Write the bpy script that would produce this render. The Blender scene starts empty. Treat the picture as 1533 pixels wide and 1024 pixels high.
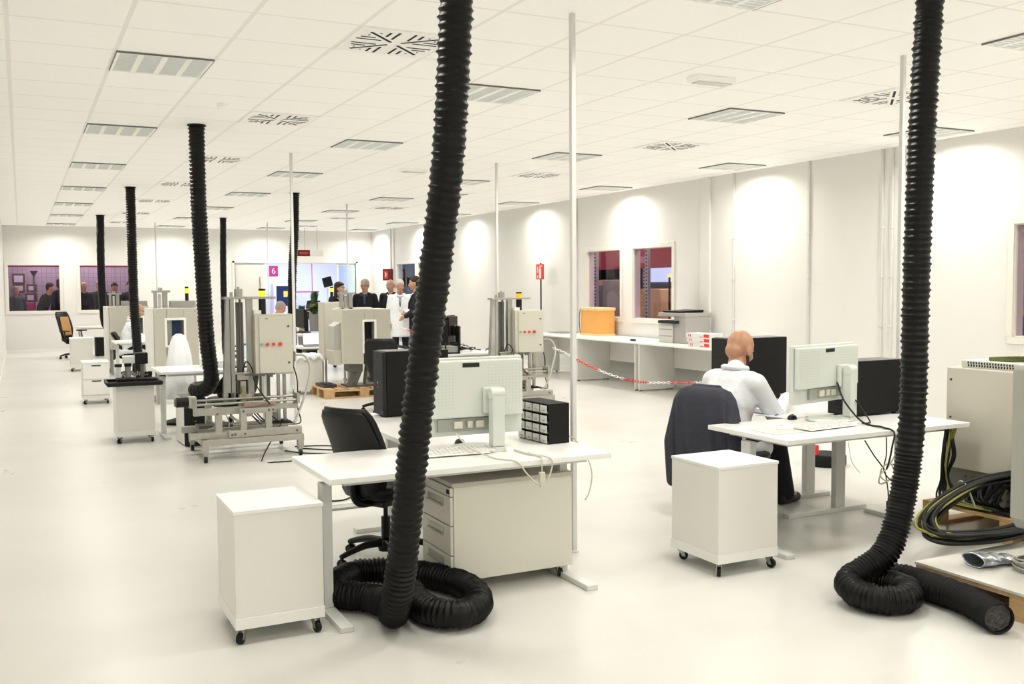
import bpy, bmesh, math, random
from mathutils import Vector, Matrix
random.seed(7)
COL = bpy.context.scene.collection
PI = math.pi
T = 0.66                       # ceiling tile pitch
CE = 3.272                     # ceiling height
YB = 22.37; XL = -0.356; XR = 9.48; YF = -9.0

# ------------------------------------------------------------------ materials
_m = {}
def mat(name, col, rough=.5, metal=0., noise=0., nscale=8., bump=0., bscale=40., coat=0., emit=0., trans=0., spec=.5):
    if name in _m: return _m[name]
    m = bpy.data.materials.new(name); m.use_nodes = True
    nt = m.node_tree; b = nt.nodes['Principled BSDF']
    b.inputs['Base Color'].default_value = (*col, 1)
    b.inputs['Roughness'].default_value = rough
    b.inputs['Metallic'].default_value = metal
    b.inputs['Coat Weight'].default_value = coat
    b.inputs['Specular IOR Level'].default_value = spec
    if trans: b.inputs['Transmission Weight'].default_value = trans
    if emit:
        b.inputs['Emission Color'].default_value = (*col, 1); b.inputs['Emission Strength'].default_value = emit
    tc = nt.nodes.new('ShaderNodeTexCoord')
    if noise:
        n = nt.nodes.new('ShaderNodeTexNoise'); n.inputs['Scale'].default_value = nscale; n.inputs['Detail'].default_value = 4
        nt.links.new(tc.outputs['Object'], n.inputs['Vector'])
        mx = nt.nodes.new('ShaderNodeMix'); mx.data_type = 'RGBA'
        mx.inputs[6].default_value = (*[c*(1-noise) for c in col], 1); mx.inputs[7].default_value = (*[min(1, c*(1+noise*.6)) for c in col], 1)
        nt.links.new(n.outputs['Fac'], mx.inputs[0]); nt.links.new(mx.outputs[2], b.inputs['Base Color'])
    if bump:
        n2 = nt.nodes.new('ShaderNodeTexNoise'); n2.inputs['Scale'].default_value = bscale; n2.inputs['Detail'].default_value = 3
        nt.links.new(tc.outputs['Object'], n2.inputs['Vector'])
        bp = nt.nodes.new('ShaderNodeBump'); bp.inputs['Strength'].default_value = bump; bp.inputs['Distance'].default_value = .02
        nt.links.new(n2.outputs['Fac'], bp.inputs['Height']); nt.links.new(bp.outputs['Normal'], b.inputs['Normal'])
    _m[name] = m
    return m

WALL = mat('wall_paint', (.80, .792, .765), .6, noise=.02, nscale=1.5)
WHITE = mat('white_laminate', (.86, .855, .835), .35, noise=.015, nscale=3)
WHITE2 = mat('white_cabinet', (.81, .80, .765), .4, noise=.02, nscale=3)
CREAM = mat('cream_metal', (.73, .715, .64), .45, noise=.03, nscale=4)
BEIGE = mat('beige_casing', (.60, .585, .51), .5, noise=.03, nscale=5)
GREYC = mat('grey_casing', (.50, .50, .455), .5, noise=.04, nscale=6)
LEGW = mat('leg_white', (.72, .72, .70), .35, noise=.02)
ALU = mat('aluminium', (.50, .49, .46), .33, metal=.85, noise=.06, nscale=20)
ALUW = mat('aluminium_pale', (.50, .49, .44), .38, metal=.45, noise=.18, nscale=14)
STEEL = mat('steel', (.50, .50, .48), .22, metal=.95, noise=.08, nscale=25)
DSTEEL = mat('dark_steel', (.20, .20, .19), .4, metal=.7, noise=.1, nscale=25)
HOSE = mat('hose_rubber', (.004, .0038, .0036), .33, noise=.25, nscale=60, bump=.12, bscale=180, spec=.38)
HOSE2 = mat('hose_fabric', (.005, .0048, .0045), .62, noise=.3, nscale=50, bump=.3, bscale=150)
BLACK = mat('black_plastic', (.006, .006, .006), .38, noise=.1, nscale=30)
BLACKM = mat('black_matte', (.005, .005, .005), .65, noise=.15, nscale=30)
DGREY = mat('dark_grey', (.018, .019, .020), .45, noise=.1)
MGREY = mat('mid_grey', (.22, .22, .21), .5, noise=.06)
LEATHER = mat('chair_leather', (.009, .009, .0085), .42, noise=.12, nscale=25, bump=.15, bscale=90)
MONW = mat('monitor_plastic', (.66, .69, .65), .4, noise=.02)
YEL = mat('yellow_lens', (.95, .80, .03), .3, emit=.7)
ORL = mat('amber_lens', (.90, .48, .02), .3, emit=.35)
RED = mat('red_plastic', (.70, .05, .04), .35, emit=.15)
GRN = mat('green_button', (.20, .50, .38), .4)
WOOD = mat('pallet_wood', (.70, .49, .26), .6, noise=.35, nscale=9, bump=.2)
WOOD2 = mat('plywood', (.66, .47, .26), .55, noise=.2, nscale=6, bump=.1)
ORANGE = mat('orange_board', (.86, .47, .15), .5, noise=.08, nscale=5)
BLUE = mat('blue_plastic', (.10, .18, .38), .5)
JEAN = mat('denim_cloth', (.065, .068, .090), .85, noise=.25, nscale=60, bump=.35, bscale=14)
COATW = mat('lab_coat', (.88, .89, .92), .75, noise=.03, nscale=6, bump=.9, bscale=7)
SKIN = mat('skin', (.56, .34, .235), .5, noise=.1, nscale=14)
SKIN2 = mat('skin_ruddy', (.56, .315, .205), .42, noise=.14, nscale=14)
SUIT = mat('suit_dark', (.018, .020, .026), .75, noise=.2, nscale=20, bump=.3, bscale=12)
SUIT2 = mat('suit_black', (.014, .014, .016), .75, noise=.2, nscale=20, bump=.3, bscale=12)
NAVY = mat('navy_sweater', (.05, .09, .17), .8, noise=.1, nscale=20)
SHIRT = mat('white_shirt', (.8, .8, .8), .7, noise=.02)
TROU = mat('dark_trousers', (.020, .020, .026), .85, noise=.2, nscale=20, bump=.3, bscale=12)
HAIRD = mat('dark_hair', (.035, .020, .014), .6, noise=.3, nscale=60, bump=.3, bscale=90)
HAIRG = mat('grey_hair', (.38, .36, .33), .7, noise=.2, nscale=60, bump=.3, bscale=90)
HAIRW = mat('white_hair', (.62, .60, .56), .7, noise=.1, nscale=60, bump=.3, bscale=90)
FOIL = mat('foil_sleeve', (.55, .58, .62), .25, metal=.7, noise=.2, nscale=12, bump=.4, bscale=20)
LEAF = mat('leaf_green', (.06, .14, .05), .5, noise=.3, nscale=20)
PETAL = mat('petal_orange', (.75, .35, .12), .5, noise=.2)
CABLEK = mat('cable_black', (.016, .016, .016), .45, noise=.1)
CABLEG = mat('cable_grey', (.52, .52, .48), .5, noise=.05)
CABLEW = mat('cable_cream', (.68, .65, .56), .5, noise=.05)
CABLEY = mat('cable_green_yellow', (.36, .36, .08), .5, noise=.3, nscale=50)
CABLER = mat('cable_red', (.40, .05, .05), .5, noise=.1)

def floor_mat():
    m = bpy.data.materials.new('epoxy_floor'); m.use_nodes = True; nt = m.node_tree; b = nt.nodes['Principled BSDF']
    tc = nt.nodes.new('ShaderNodeTexCoord')
    n = nt.nodes.new('ShaderNodeTexNoise'); n.inputs['Scale'].default_value = .9; n.inputs['Detail'].default_value = 5
    nt.links.new(tc.outputs['Object'], n.inputs['Vector'])
    r = nt.nodes.new('ShaderNodeValToRGB')
    r.color_ramp.elements[0].position = .3; r.color_ramp.elements[0].color = (.655, .65, .615, 1)
    r.color_ramp.elements[1].position = .75; r.color_ramp.elements[1].color = (.71, .705, .67, 1)
    nt.links.new(n.outputs['Fac'], r.inputs['Fac']); nt.links.new(r.outputs['Color'], b.inputs['Base Color'])
    mr = nt.nodes.new('ShaderNodeMapRange'); mr.inputs['To Min'].default_value = .24; mr.inputs['To Max'].default_value = .36
    n3 = nt.nodes.new('ShaderNodeTexNoise'); n3.inputs['Scale'].default_value = 2.2; n3.inputs['Detail'].default_value = 4
    nt.links.new(tc.outputs['Object'], n3.inputs['Vector'])
    nt.links.new(n3.outputs['Fac'], mr.inputs['Value']); nt.links.new(mr.outputs['Result'], b.inputs['Roughness'])
    n2 = nt.nodes.new('ShaderNodeTexNoise'); n2.inputs['Scale'].default_value = 5.; n2.inputs['Detail'].default_value = 2
    nt.links.new(tc.outputs['Object'], n2.inputs['Vector'])
    bp = nt.nodes.new('ShaderNodeBump'); bp.inputs['Strength'].default_value = .05; bp.inputs['Distance'].default_value = .02
    nt.links.new(n2.outputs['Fac'], bp.inputs['Height']); nt.links.new(bp.outputs['Normal'], b.inputs['Normal'])
    b.inputs['Specular IOR Level'].default_value = .34
    return m

def ceiling_mat():
    m = bpy.data.materials.new('ceiling_tiles'); m.use_nodes = True; nt = m.node_tree; b = nt.nodes['Principled BSDF']
    L = nt.links.new
    tc = nt.nodes.new('ShaderNodeTexCoord'); sp = nt.nodes.new('ShaderNodeSeparateXYZ'); L(tc.outputs['Object'], sp.inputs[0])
    def line(sock, w):
        d = nt.nodes.new('ShaderNodeMath'); d.operation = 'DIVIDE'; d.inputs[1].default_value = T; L(sock, d.inputs[0])
        a = nt.nodes.new('ShaderNodeMath'); a.operation = 'ADD'; a.inputs[1].default_value = 100.5; L(d.outputs[0], a.inputs[0])
        f = nt.nodes.new('ShaderNodeMath'); f.operation = 'FRACT'; L(a.outputs[0], f.inputs[0])
        s = nt.nodes.new('ShaderNodeMath'); s.operation = 'SUBTRACT'; s.inputs[1].default_value = .5; L(f.outputs[0], s.inputs[0])
        ab = nt.nodes.new('ShaderNodeMath'); ab.operation = 'ABSOLUTE'; L(s.outputs[0], ab.inputs[0])
        lt = nt.nodes.new('ShaderNodeMath'); lt.operation = 'LESS_THAN'; lt.inputs[1].default_value = w; L(ab.outputs[0], lt.inputs[0])
        return lt.outputs[0]
    mx = nt.nodes.new('ShaderNodeMath'); mx.operation = 'MAXIMUM'
    L(line(sp.outputs['X'], .022), mx.inputs[0]); L(line(sp.outputs['Y'], .017), mx.inputs[1])
    n = nt.nodes.new('ShaderNodeTexNoise'); n.inputs['Scale'].default_value = 60; n.inputs['Detail'].default_value = 3; L(tc.outputs['Object'], n.inputs['Vector'])
    base = nt.nodes.new('ShaderNodeMix'); base.data_type = 'RGBA'
    base.inputs[6].default_value = (.86, .85, .82, 1); base.inputs[7].default_value = (.89, .88, .85, 1); L(n.outputs['Fac'], base.inputs[0])
    c = nt.nodes.new('ShaderNodeMix'); c.data_type = 'RGBA'; c.inputs[7].default_value = (.75, .735, .69, 1)
    L(mx.outputs[0], c.inputs[0]); L(base.outputs[2], c.inputs[6]); L(c.outputs[2], b.inputs['Base Color'])
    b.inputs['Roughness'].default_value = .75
    b.inputs['Emission Color'].default_value = (1, .975, .91, 1); b.inputs['Emission Strength'].default_value = .125  # added even glow, standing in for bounce light on the tiles
    return m
FLOOR = floor_mat(); CEIL = ceiling_mat()

def glass_mat(name, tint, rough=.02):
    m = bpy.data.materials.new(name); m.use_nodes = True; nt = m.node_tree
    nt.nodes.remove(nt.nodes['Principled BSDF']); out = nt.nodes['Material Output']
    t = nt.nodes.new('ShaderNodeBsdfTransparent'); t.inputs[0].default_value = (*tint, 1)
    g = nt.nodes.new('ShaderNodeBsdfGlossy'); g.inputs['Roughness'].default_value = rough
    lw = nt.nodes.new('ShaderNodeLayerWeight'); lw.inputs[0].default_value = .5
    pw = nt.nodes.new('ShaderNodeMath'); pw.operation = 'POWER'; pw.inputs[1].default_value = 4; nt.links.new(lw.outputs['Facing'], pw.inputs[0])
    f = nt.nodes.new('ShaderNodeMath'); f.operation = 'MULTIPLY_ADD'; f.inputs[1].default_value = .5; f.inputs[2].default_value = .03; nt.links.new(pw.outputs[0], f.inputs[0])
    mx = nt.nodes.new('ShaderNodeMixShader')
    nt.links.new(f.outputs[0], mx.inputs[0]); nt.links.new(t.outputs[0], mx.inputs[1]); nt.links.new(g.outputs[0], mx.inputs[2]); nt.links.new(mx.outputs[0], out.inputs[0])
    return m
GLASS = glass_mat('window_glass', (.90, .85, .90)); GLASSB = glass_mat('door_glass', (.86, .93, 1.0))
ACRY = glass_mat('clear_drawer', (.86, .86, .84), .15)

# ------------------------------------------------------------------ mesh builder
def catmull(P, n, closed=False):
    P = [Vector(p) for p in P]; out = []; N = len(P)
    rng = range(N) if closed else range(N-1)
    for i in rng:
        if closed: p0, p1, p2, p3 = P[i-1], P[i], P[(i+1) % N], P[(i+2) % N]
        else: p0, p1, p2, p3 = P[max(i-1, 0)], P[i], P[i+1], P[min(i+2, N-1)]
        for k in range(n):
            t = k/n
            out.append(.5*((2*p1)+(-p0+p2)*t+(2*p0-5*p1+4*p2-p3)*t*t+(-p0+3*p1-3*p2+p3)*t*t*t))
    if not closed: out.append(P[-1].copy())
    return out
def resample(P, step, closed=False):
    if closed: P = P+[P[0]]
    d = [0]
    for a, b in zip(P, P[1:]): d.append(d[-1]+(b-a).length)
    n = max(2, int(d[-1]/step)); out = []; j = 0
    for k in range(n+1):
        s = d[-1]*k/n
        while j < len(d)-2 and d[j+1] < s: j += 1
        t = (s-d[j])/max(1e-9, d[j+1]-d[j]); out.append(P[j].lerp(P[j+1], t))
    return out, d[-1]

class MB:
    def __init__(s): s.v = []; s.f = []; s.M = Matrix()
    def add(s, vs, fs):
        o = len(s.v); s.v += [tuple(s.M @ Vector(p)) for p in vs]; s.f += [tuple(i+o for i in f) for f in fs]; return s
    def box(s, x0, y0, z0, x1, y1, z1):
        x0, x1 = min(x0, x1), max(x0, x1); y0, y1 = min(y0, y1), max(y0, y1); z0, z1 = min(z0, z1), max(z0, z1)
        return s.add([(x0,y0,z0),(x1,y0,z0),(x1,y1,z0),(x0,y1,z0),(x0,y0,z1),(x1,y0,z1),(x1,y1,z1),(x0,y1,z1)],
                     [(0,3,2,1),(4,5,6,7),(0,1,5,4),(1,2,6,5),(2,3,7,6),(3,0,4,7)])
    def cyl(s, p0, p1, r0, r1=None, n=16, cap=True):
        r1 = r0 if r1 is None else r1; p0 = Vector(p0); p1 = Vector(p1); d = (p1-p0).normalized()
        a = d.orthogonal().normalized(); b = d.cross(a); vs = []
        for p, r in ((p0, r0), (p1, r1)):
            for k in range(n): t = 2*PI*k/n; vs.append(p+a*(r*math.cos(t))+b*(r*math.sin(t)))
        fs = [(k, (k+1) % n, n+(k+1) % n, n+k) for k in range(n)]
        if cap: fs += [tuple(range(n-1, -1, -1)), tuple(range(n, 2*n))]
        return s.add(vs, fs)
    def tube(s, P, r, n=8, sub=6, closed=False, rf=None, step=None, cap=True):
        C = catmull(P, sub, closed) if sub > 1 else [Vector(p) for p in P]
        if step: C, _ = resample(C, step, closed); 
        if step and closed: C = C[:-1]
        N = len(C); vs = []; prev = None
        for i, c in enumerate(C):
            d = (C[(i+1) % N]-C[i-1]) if closed else (C[min(i+1, N-1)]-C[max(i-1, 0)])
            d.normalize()
            a = d.orthogonal().normalized() if prev is None else (prev-d*prev.dot(d)).normalized()
            prev = a; b = d.cross(a); rr = r if rf is None else rf(i, N)
            for k in range(n): t = 2*PI*k/n; vs.append(c+a*(rr*math.cos(t))+b*(rr*math.sin(t)))
        fs = [(i*n+k, i*n+(k+1) % n, ((i+1) % N)*n+(k+1) % n, ((i+1) % N)*n+k) for i in range(N if closed else N-1) for k in range(n)]
        if not closed and cap: fs += [tuple(range(n-1, -1, -1)), tuple(range((N-1)*n, N*n))]
        return s.add(vs, fs)
    def ell(s, c, r, n=16, m=10, R=None):
        vs = []; fs = []; c = Vector(c); R = R or Matrix.Identity(3)
        for i in range(m+1):
            th = PI*i/m
            for k in range(n):
                ph = 2*PI*k/n; vs.append(c+R @ Vector((r[0]*math.sin(th)*math.cos(ph), r[1]*math.sin(th)*math.sin(ph), r[2]*math.cos(th))))
        for i in range(m):
            for k in range(n): fs.append((i*n+k, (i+1)*n+k, (i+1)*n+(k+1) % n, i*n+(k+1) % n))
        return s.add(vs, fs)
    def cap(s, p0, p1, r0, r1=None, n=14):
        r1 = r0 if r1 is None else r1; p0 = Vector(p0); p1 = Vector(p1); d = p1-p0; L = d.length
        if L < 1e-6: return s.ell(p0, (r0,)*3)
        s.cyl(p0, p1, r0, r1, n); s.ell(p0, (r0,)*3, n, 8); s.ell(p1, (r1,)*3, n, 8); return s
    def lathe(s, prof, c=(0,0,0), n=24):
        vs = []; fs = []; c = Vector(c); m = len(prof)
        for r, z in prof:
            for k in range(n): t = 2*PI*k/n; vs.append(c+Vector((r*math.cos(t), r*math.sin(t), z)))
        for i in range(m-1):
            for k in range(n): fs.append((i*n+k, i*n+(k+1) % n, (i+1)*n+(k+1) % n, (i+1)*n+k))
        fs += [tuple(range(n-1, -1, -1)), tuple(range((m-1)*n, m*n))]
        return s.add(vs, fs)
    def prism(s, poly, h0, h1, axis='z'):
        def P(a, b, h): return {'z': (a, b, h), 'x': (h, a, b), 'y': (a, h, b)}[axis]
        n = len(poly); vs = [P(a, b, h0) for a, b in poly]+[P(a, b, h1) for a, b in poly]
        return s.add(vs, [tuple(range(n-1, -1, -1)), tuple(range(n, 2*n))]+[(k, (k+1) % n, n+(k+1) % n, n+k) for k in range(n)])
    def mesh(s, name, m=None, smooth=False):
        me = bpy.data.meshes.new(name); me.from_pydata(s.v, [], s.f)
        bm = bmesh.new(); bm.from_mesh(me); bmesh.ops.remove_doubles(bm, verts=bm.verts, dist=1e-6); bmesh.ops.recalc_face_normals(bm, faces=bm.faces); bm.to_mesh(me); bm.free()
        if m: me.materials.append(m)
        if smooth:
            for p in me.polygons: p.use_smooth = True
        return me
    def build(s, name, m, parent=None, bev=0, smooth=False, loc=None, angle=None, segs=2):
        o = bpy.data.objects.new(name, s.mesh(name, m, smooth)); COL.objects.link(o)
        if parent is not None: o.parent = parent
        if loc: o.location = loc
        if bev:
            md = o.modifiers.new('bevel', 'BEVEL'); md.width = bev; md.segments = segs; md.limit_method = 'ANGLE'; md.angle_limit = math.radians(40)
        if smooth and angle:
            o.data.set_sharp_from_angle(angle=math.radians(angle))
        return o

def tag(o, label=None, cat=None, group=None, kind=None):
    if label: o['label'] = label
    if cat: o['category'] = cat
    if group: o['group'] = group
    if kind: o['kind'] = kind
    return o
def thing(name, label, cat, loc=(0,0,0), rz=0, group=None):
    o = bpy.data.objects.new(name, None); COL.objects.link(o); o.location = loc; o.rotation_euler = (0, 0, rz)
    o.empty_display_size = .1
    return tag(o, label, cat, group)
def struct(o): o['kind'] = 'structure'; return o
def dup(root, loc, rz=None, label=None, group=None):
    def cp(o, par):
        c = o.copy(); COL.objects.link(c); c.parent = par
        for ch in [x for x in o.children]: cp(ch, c)
        return c
    c = cp(root, None); c.location = loc
    if rz is not None: c.rotation_euler = (0, 0, rz)
    if label: c['label'] = label
    if group: c['group'] = group
    return c
def B(*a): return MB().box(*a)
def text_mesh(name, s, size, m, parent, loc, rot, ext=.002):
    cu = bpy.data.curves.new(name, 'FONT'); cu.body = s; cu.size = size; cu.extrude = ext; cu.align_x = 'CENTER'; cu.align_y = 'CENTER'
    tmp = bpy.data.objects.new('tmp', cu); COL.objects.link(tmp)
    me = bpy.data.meshes.new_from_object(tmp); bpy.data.objects.remove(tmp); me.materials.clear(); me.materials.append(m)
    o = bpy.data.objects.new(name, me); COL.objects.link(o); o.parent = parent; o.location = loc; o.rotation_euler = rot
    return o

# ------------------------------------------------------------------ room shell
def wall(name, axis, pos, a0, a1, z0, z1, holes, out, th=.14, m=WALL):
    # axis 'x': the wall stands at x = pos and spans y; out = +1 / -1 side on which its thickness lies
    mb = MB(); cuts = sorted({a0, a1, *[h[0] for h in holes], *[h[1] for h in holes]})
    for c0, c1 in zip(cuts, cuts[1:]):
        hs = sorted([(h[2], h[3]) for h in holes if h[0] <= c0+1e-6 and h[1] >= c1-1e-6]); z = z0
        for h0, h1 in hs+[(z1, z1)]:
            if h0 > z+1e-6:
                if axis == 'x': mb.box(pos, c0, z, pos+out*th, c1, h0)
                else: mb.box(c0, pos, z, c1, pos+out*th, h0)
            z = h1
    return struct(mb.build(name, m))
RW = [(8.67, 9.80), (7.13, 8.27), (-.25, .995)]
BW = [(-.262, .951), (1.432, 2.662)]
fl = struct(B(XL-.1, YF, -.08, XR+.1, YB+.1, 0).build('floor', FLOOR))
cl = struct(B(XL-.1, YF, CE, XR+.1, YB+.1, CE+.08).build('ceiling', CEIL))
wall('wall_left', 'x', XL, YF, YB, 0, CE, [], -1)
wall('wall_right', 'x', XR, YF, YB, 0, CE, [(a, b, 1.06, 2.262) for a, b in RW]+[(18.72, 20.10, .08, 2.26), (17.1, 18.5, .08, 2.26)], 1)
wall('wall_back', 'y', YB, XL-.14, XR+.14, 0, CE, [(a, b, 1.06, 2.257) for a, b in BW]+[(5.44, 8.98, 0, 2.33)], 1)
wall('wall_front', 'y', YF, XL-.14, XR+.14, 0, CE, [], -1)
struct(B(XL, YF, 0, XL+.012, YB, .07).build('baseboard_left', WHITE))
struct(MB().box(XL, YB-.012, 0, 5.40, YB, .07).box(9.02, YB-.012, 0, XR, YB, .07).build('baseboard_back', WHITE))
struct(MB().box(XR-.012, YF, 0, XR, 17.05, .07).build('baseboard_right', WHITE))
TRIMW = mat('window_trim', (.82, .80, .74), .45)
def window(n, axis, a0, a1, z0, z1, g=GLASS):
    f = MB(); w = .075; d = .02
    def bb(p, q, r, s_, t0=-d, t1=.15):
        if axis == 'x': f.box(XR+t0, p, r, XR+t1, q, s_)
        else: f.box(p, YB+t0, r, q, YB+t1, s_)
    bb(a0-w, a1+w, z0-w, z0, -d, .0); bb(a0-w, a1+w, z1, z1+w, -d, .0); bb(a0-w, a0, z0, z1, -d, 0); bb(a1, a1+w, z0, z1, -d, 0)
    bb(a0, a0+.012, z0, z1, 0, .14); bb(a1-.012, a1, z0, z1, 0, .14); bb(a0, a1, z0, z0+.012, 0, .14); bb(a0, a1, z1-.012, z1, 0, .14)
    fr = struct(f.build('window_%d' % n, TRIMW, bev=.004))
    p = MB()
    if axis == 'x': p.box(XR+.03, a0+.012, z0+.012, XR+.036, a1-.012, z1-.012)
    else: p.box(a0+.012, YB+.03, z0+.012, a1-.012, YB+.036, z1-.012)
    p.build('pane', g, fr)
for k, (a, b) in enumerate(BW): window(k+1, 'y', a, b, 1.06, 2.257)
for k, (a, b) in enumerate(RW): window(k+3, 'x', a, b, 1.06, 2.262)
window(6, 'x', 18.72, 20.10, .08, 2.26, GLASSB); window(7, 'x', 17.1, 18.5, .08, 2.26, GLASSB)

# wide sliding door in the back wall
f = MB().box(5.38, YB-.02, 0, 5.44, YB+.16, 2.39).box(8.98, YB-.02, 0, 9.04, YB+.16, 2.39).box(5.38, YB-.02, 2.33, 9.04, YB+.16, 2.39)
struct(f.build('trim_1', TRIMW, bev=.004))
d = struct(B(5.46, YB+.03, .01, 6.27, YB+.075, 2.32).build('door_1', mat('door_leaf', (.74, .73, .68), .4), bev=.004))
MB().cyl((6.14, YB-.02, .95), (6.14, YB-.02, 1.95), .014).cyl((6.14, YB-.02, 1.0), (6.14, YB+.035, 1.0), .01).cyl((6.14, YB-.02, 1.9), (6.14, YB+.035, 1.9), .01).build('door_handle', STEEL, d, smooth=True, angle=40)
d = MB()
for x0, x1 in ((8.42, 8.46), (8.93, 8.97)): d.box(x0, YB+.03, 0, x1, YB+.08, 2.32)
d.box(8.46, YB+.03, 2.27, 8.93, YB+.08, 2.32).box(8.46, YB+.03, 0, 8.93, YB+.08, .08)
d = struct(d.build('door_2', TRIMW)); B(8.46, YB+.05, .08, 8.93, YB+.056, 2.27).build('pane', GLASSB, d)

# conduits on the right wall
gp = 'vertical conduits on the right wall'
cl_ = {5.587: 'white conduit strip running up right wall beside the bald man', 4.04: 'white conduit strip on right wall between two light pools',
       2.79: 'thin white conduit, farther one of close pair left of right hose', 2.64: 'thin white conduit, nearer one of close pair left of right hose',
       10.172: 'white conduit strip just left of the two dark windows', 13.70: 'white conduit strip on right wall behind the far control cabinet machine',
       20.353: 'conduit above red sign near far corner, nearer of the pair', 20.62: 'conduit near far room corner, farther of the pair'}
for y, lab in cl_.items():
    c = MB().box(XR-.03, y-.018, .08, XR-.001, y+.018, CE-.001)
    for z in (.5, 1.1, 1.7, 2.3, 2.9): c.box(XR-.036, y-.026, z, XR-.001, y+.026, z+.03)
    tag(c.build('wall_conduit', LEGW, bev=.004), lab, 'conduit', gp)
c = MB().box(XR-.05, 6.12, .08, XR-.001, 6.35, CE-.001)
tag(c.build('wall_duct', WALL, bev=.006), 'wide boxed duct on right wall just right of the printer', 'duct')

# ------------------------------------------------------------------ ceiling fittings
FIX = mat('fixture_white', (.86, .85, .81), .4, emit=.10); MIR = mat('reflector', (.86, .88, .87), .35, metal=0, noise=.15, nscale=6, emit=.12)  # added glow brightens reflectors and all white fittings, unlit plates and trims too
def fixture():
    t = thing('ceiling_light', 'x', 'ceiling light')
    h = T/2-.008
    f = MB()
    for a in (0, 1):
        s = -1 if a else 1
        f.box(-h, s*h, -.012, h, s*(h-.014), 0); f.box(s*h, -h, -.012, s*(h-.014), h, 0)
    for k in range(1, 4): x = -h+2*h*k/4; f.box(x-.020, -h, -.010, x+.020, h, 0)
    f.build('frame', FIX, t)
    B(-h+.01, -h+.01, -.003, h-.01, h-.01, -.0005).build('reflector', MIR, t)
    l = MB()
    for k in range(4):
        x0 = -h+2*h*k/4+.022; x1 = -h+2*h*(k+1)/4-.022
        for j in range(1, 14): y = -h+2*h*j/14; l.box(x0, y-.003, -.011, x1, y+.003, -.003)
    l.build('louvre', mat('louvre_blade', (.74, .75, .73), .35, emit=.05), t)  # blades get a faint added glow to lift their tone
    MB().box(-h-.004, -h-.004, -.013, h+.004, -h, 0).box(h, -h, -.013, h+.004, h, 0).box(-h-.004, -h, -.013, -h, h, 0).build('shadow_strip', MGREY, t)  # solid grey strip, drawn in as the shadow line round the frame
    return t
proto = fixture(); used = False
rowname = {-3: 'nearest', 2: 'second', 7: 'third', 12: 'fourth', 17: 'fifth', 22: 'sixth', 27: 'seventh', 32: 'eighth, farthest'}
colname = {1: 'left column nearest the left wall', 5: 'second column from the left wall', 9: 'third column from the left wall', 13: 'column along the right wall'}
for i in (1, 5, 9, 13):
    for j in (-13, -8, -3, 2, 7, 12, 17, 22, 27, 32):
        x = (i+.5)*T; y = (j+.5)*T
        if y > YF+.3:
            ld = bpy.data.lights.new('louvre_lamp', 'AREA'); ld.shape = 'SQUARE'; ld.size = .52; ld.energy = 24.0*(.70 if i == 1 and j < 5 else .9 if i in (1, 13) else 1); ld.color = (1, .975, .93)
            ld.spread = math.radians(158)
            lo = bpy.data.objects.new('louvre_lamp', ld); COL.objects.link(lo); lo.location = (x, y, CE-.02)
        if j in rowname and not (i == 1 and j == -3) and not (i == 13 and j in (-3,)):
            lab = 'recessed four-cell louvre ceiling light, %s of the %s' % (rowname[j], colname[i])
            if not used: proto.location = (x, y, CE-.0005); proto['label'] = lab; proto['group'] = 'recessed louvre ceiling lights'; used = True
            else: dup(proto, (x, y, CE-.0005), 0, lab, 'recessed louvre ceiling lights')
def diffuser():
    t = thing('air_diffuser', 'x', 'air vent'); h = T/2-.01
    B(-h, -h, -.008, h, h, 0).build('faceplate', FIX, t, bev=.002)
    s = MB()
    def slot(a, r0, r1, w=.008, off=0):
        c, n = math.cos(a), math.sin(a)
        P = [(c*r0-n*(off-w), n*r0+c*(off-w)), (c*r1-n*(off-w), n*r1+c*(off-w)), (c*r1-n*(off+w), n*r1+c*(off+w)), (c*r0-n*(off+w), n*r0+c*(off+w))]
        s.prism(P, -.0095, -.0075)
    for q in range(4):
        slot(PI/4+q*PI/2, .05, .33, .010)
        for o in (.055, .11, .165):
            r1 = math.sqrt(.285**2-o*o); slot(q*PI/2, o+.055, r1, .008, o); slot(q*PI/2, o+.055, r1, .008, -o)
    s.build('slot', BLACKM, t)['kind'] = 'stuff'
    return t
proto = diffuser(); used = False
nm = ['nearest', 'second nearest', 'third nearest', 'fourth nearest', 'fifth nearest', 'sixth nearest', 'farthest']
for i, cn in ((3, 'left run above the hoses'), (10, 'right run of the ceiling')):
    for k, j in enumerate((0, 5, 10, 15, 20, 25, 30)):
        lab = 'square swirl air diffuser with dark slots, %s in %s' % (nm[k], cn); p = ((i+.5)*T, (j+.5)*T, CE-.0005)
        if not used: proto.location = p; proto['label'] = lab; proto['group'] = 'swirl air diffusers'; used = True
        else: dup(proto, p, 0, lab, 'swirl air diffusers')
for j, lab in ((0, 'slim white emergency light on ceiling right of the tall near pole'), (10, 'small white emergency light on ceiling left of the near black hose')):
    t = thing('emergency_light', lab, 'emergency light', ((7.5)*T, (j+.5)*T, CE-.001))
    MB().prism([(-.19, -.075), (.19, -.075), (.19, .075), (-.19, .075)], -.045, 0).build('housing', FIX, t, bev=.012)
    MB().prism([(-.16, -.055), (.16, -.055), (.16, .055), (-.16, .055)], -.052, -.0451).build('lens', mat('frosted_lens', (.72, .71, .64), .3), t, bev=.003)
o = MB().lathe([(.05, 0), (.05, -.02), (.035, -.035), (.0, -.036)], (2.54*T, 4.6*T, CE)).build('smoke_detector', FIX, smooth=True, angle=40)
tag(o, 'round white smoke detector on ceiling beside the first swirl vents', 'smoke detector')

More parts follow.
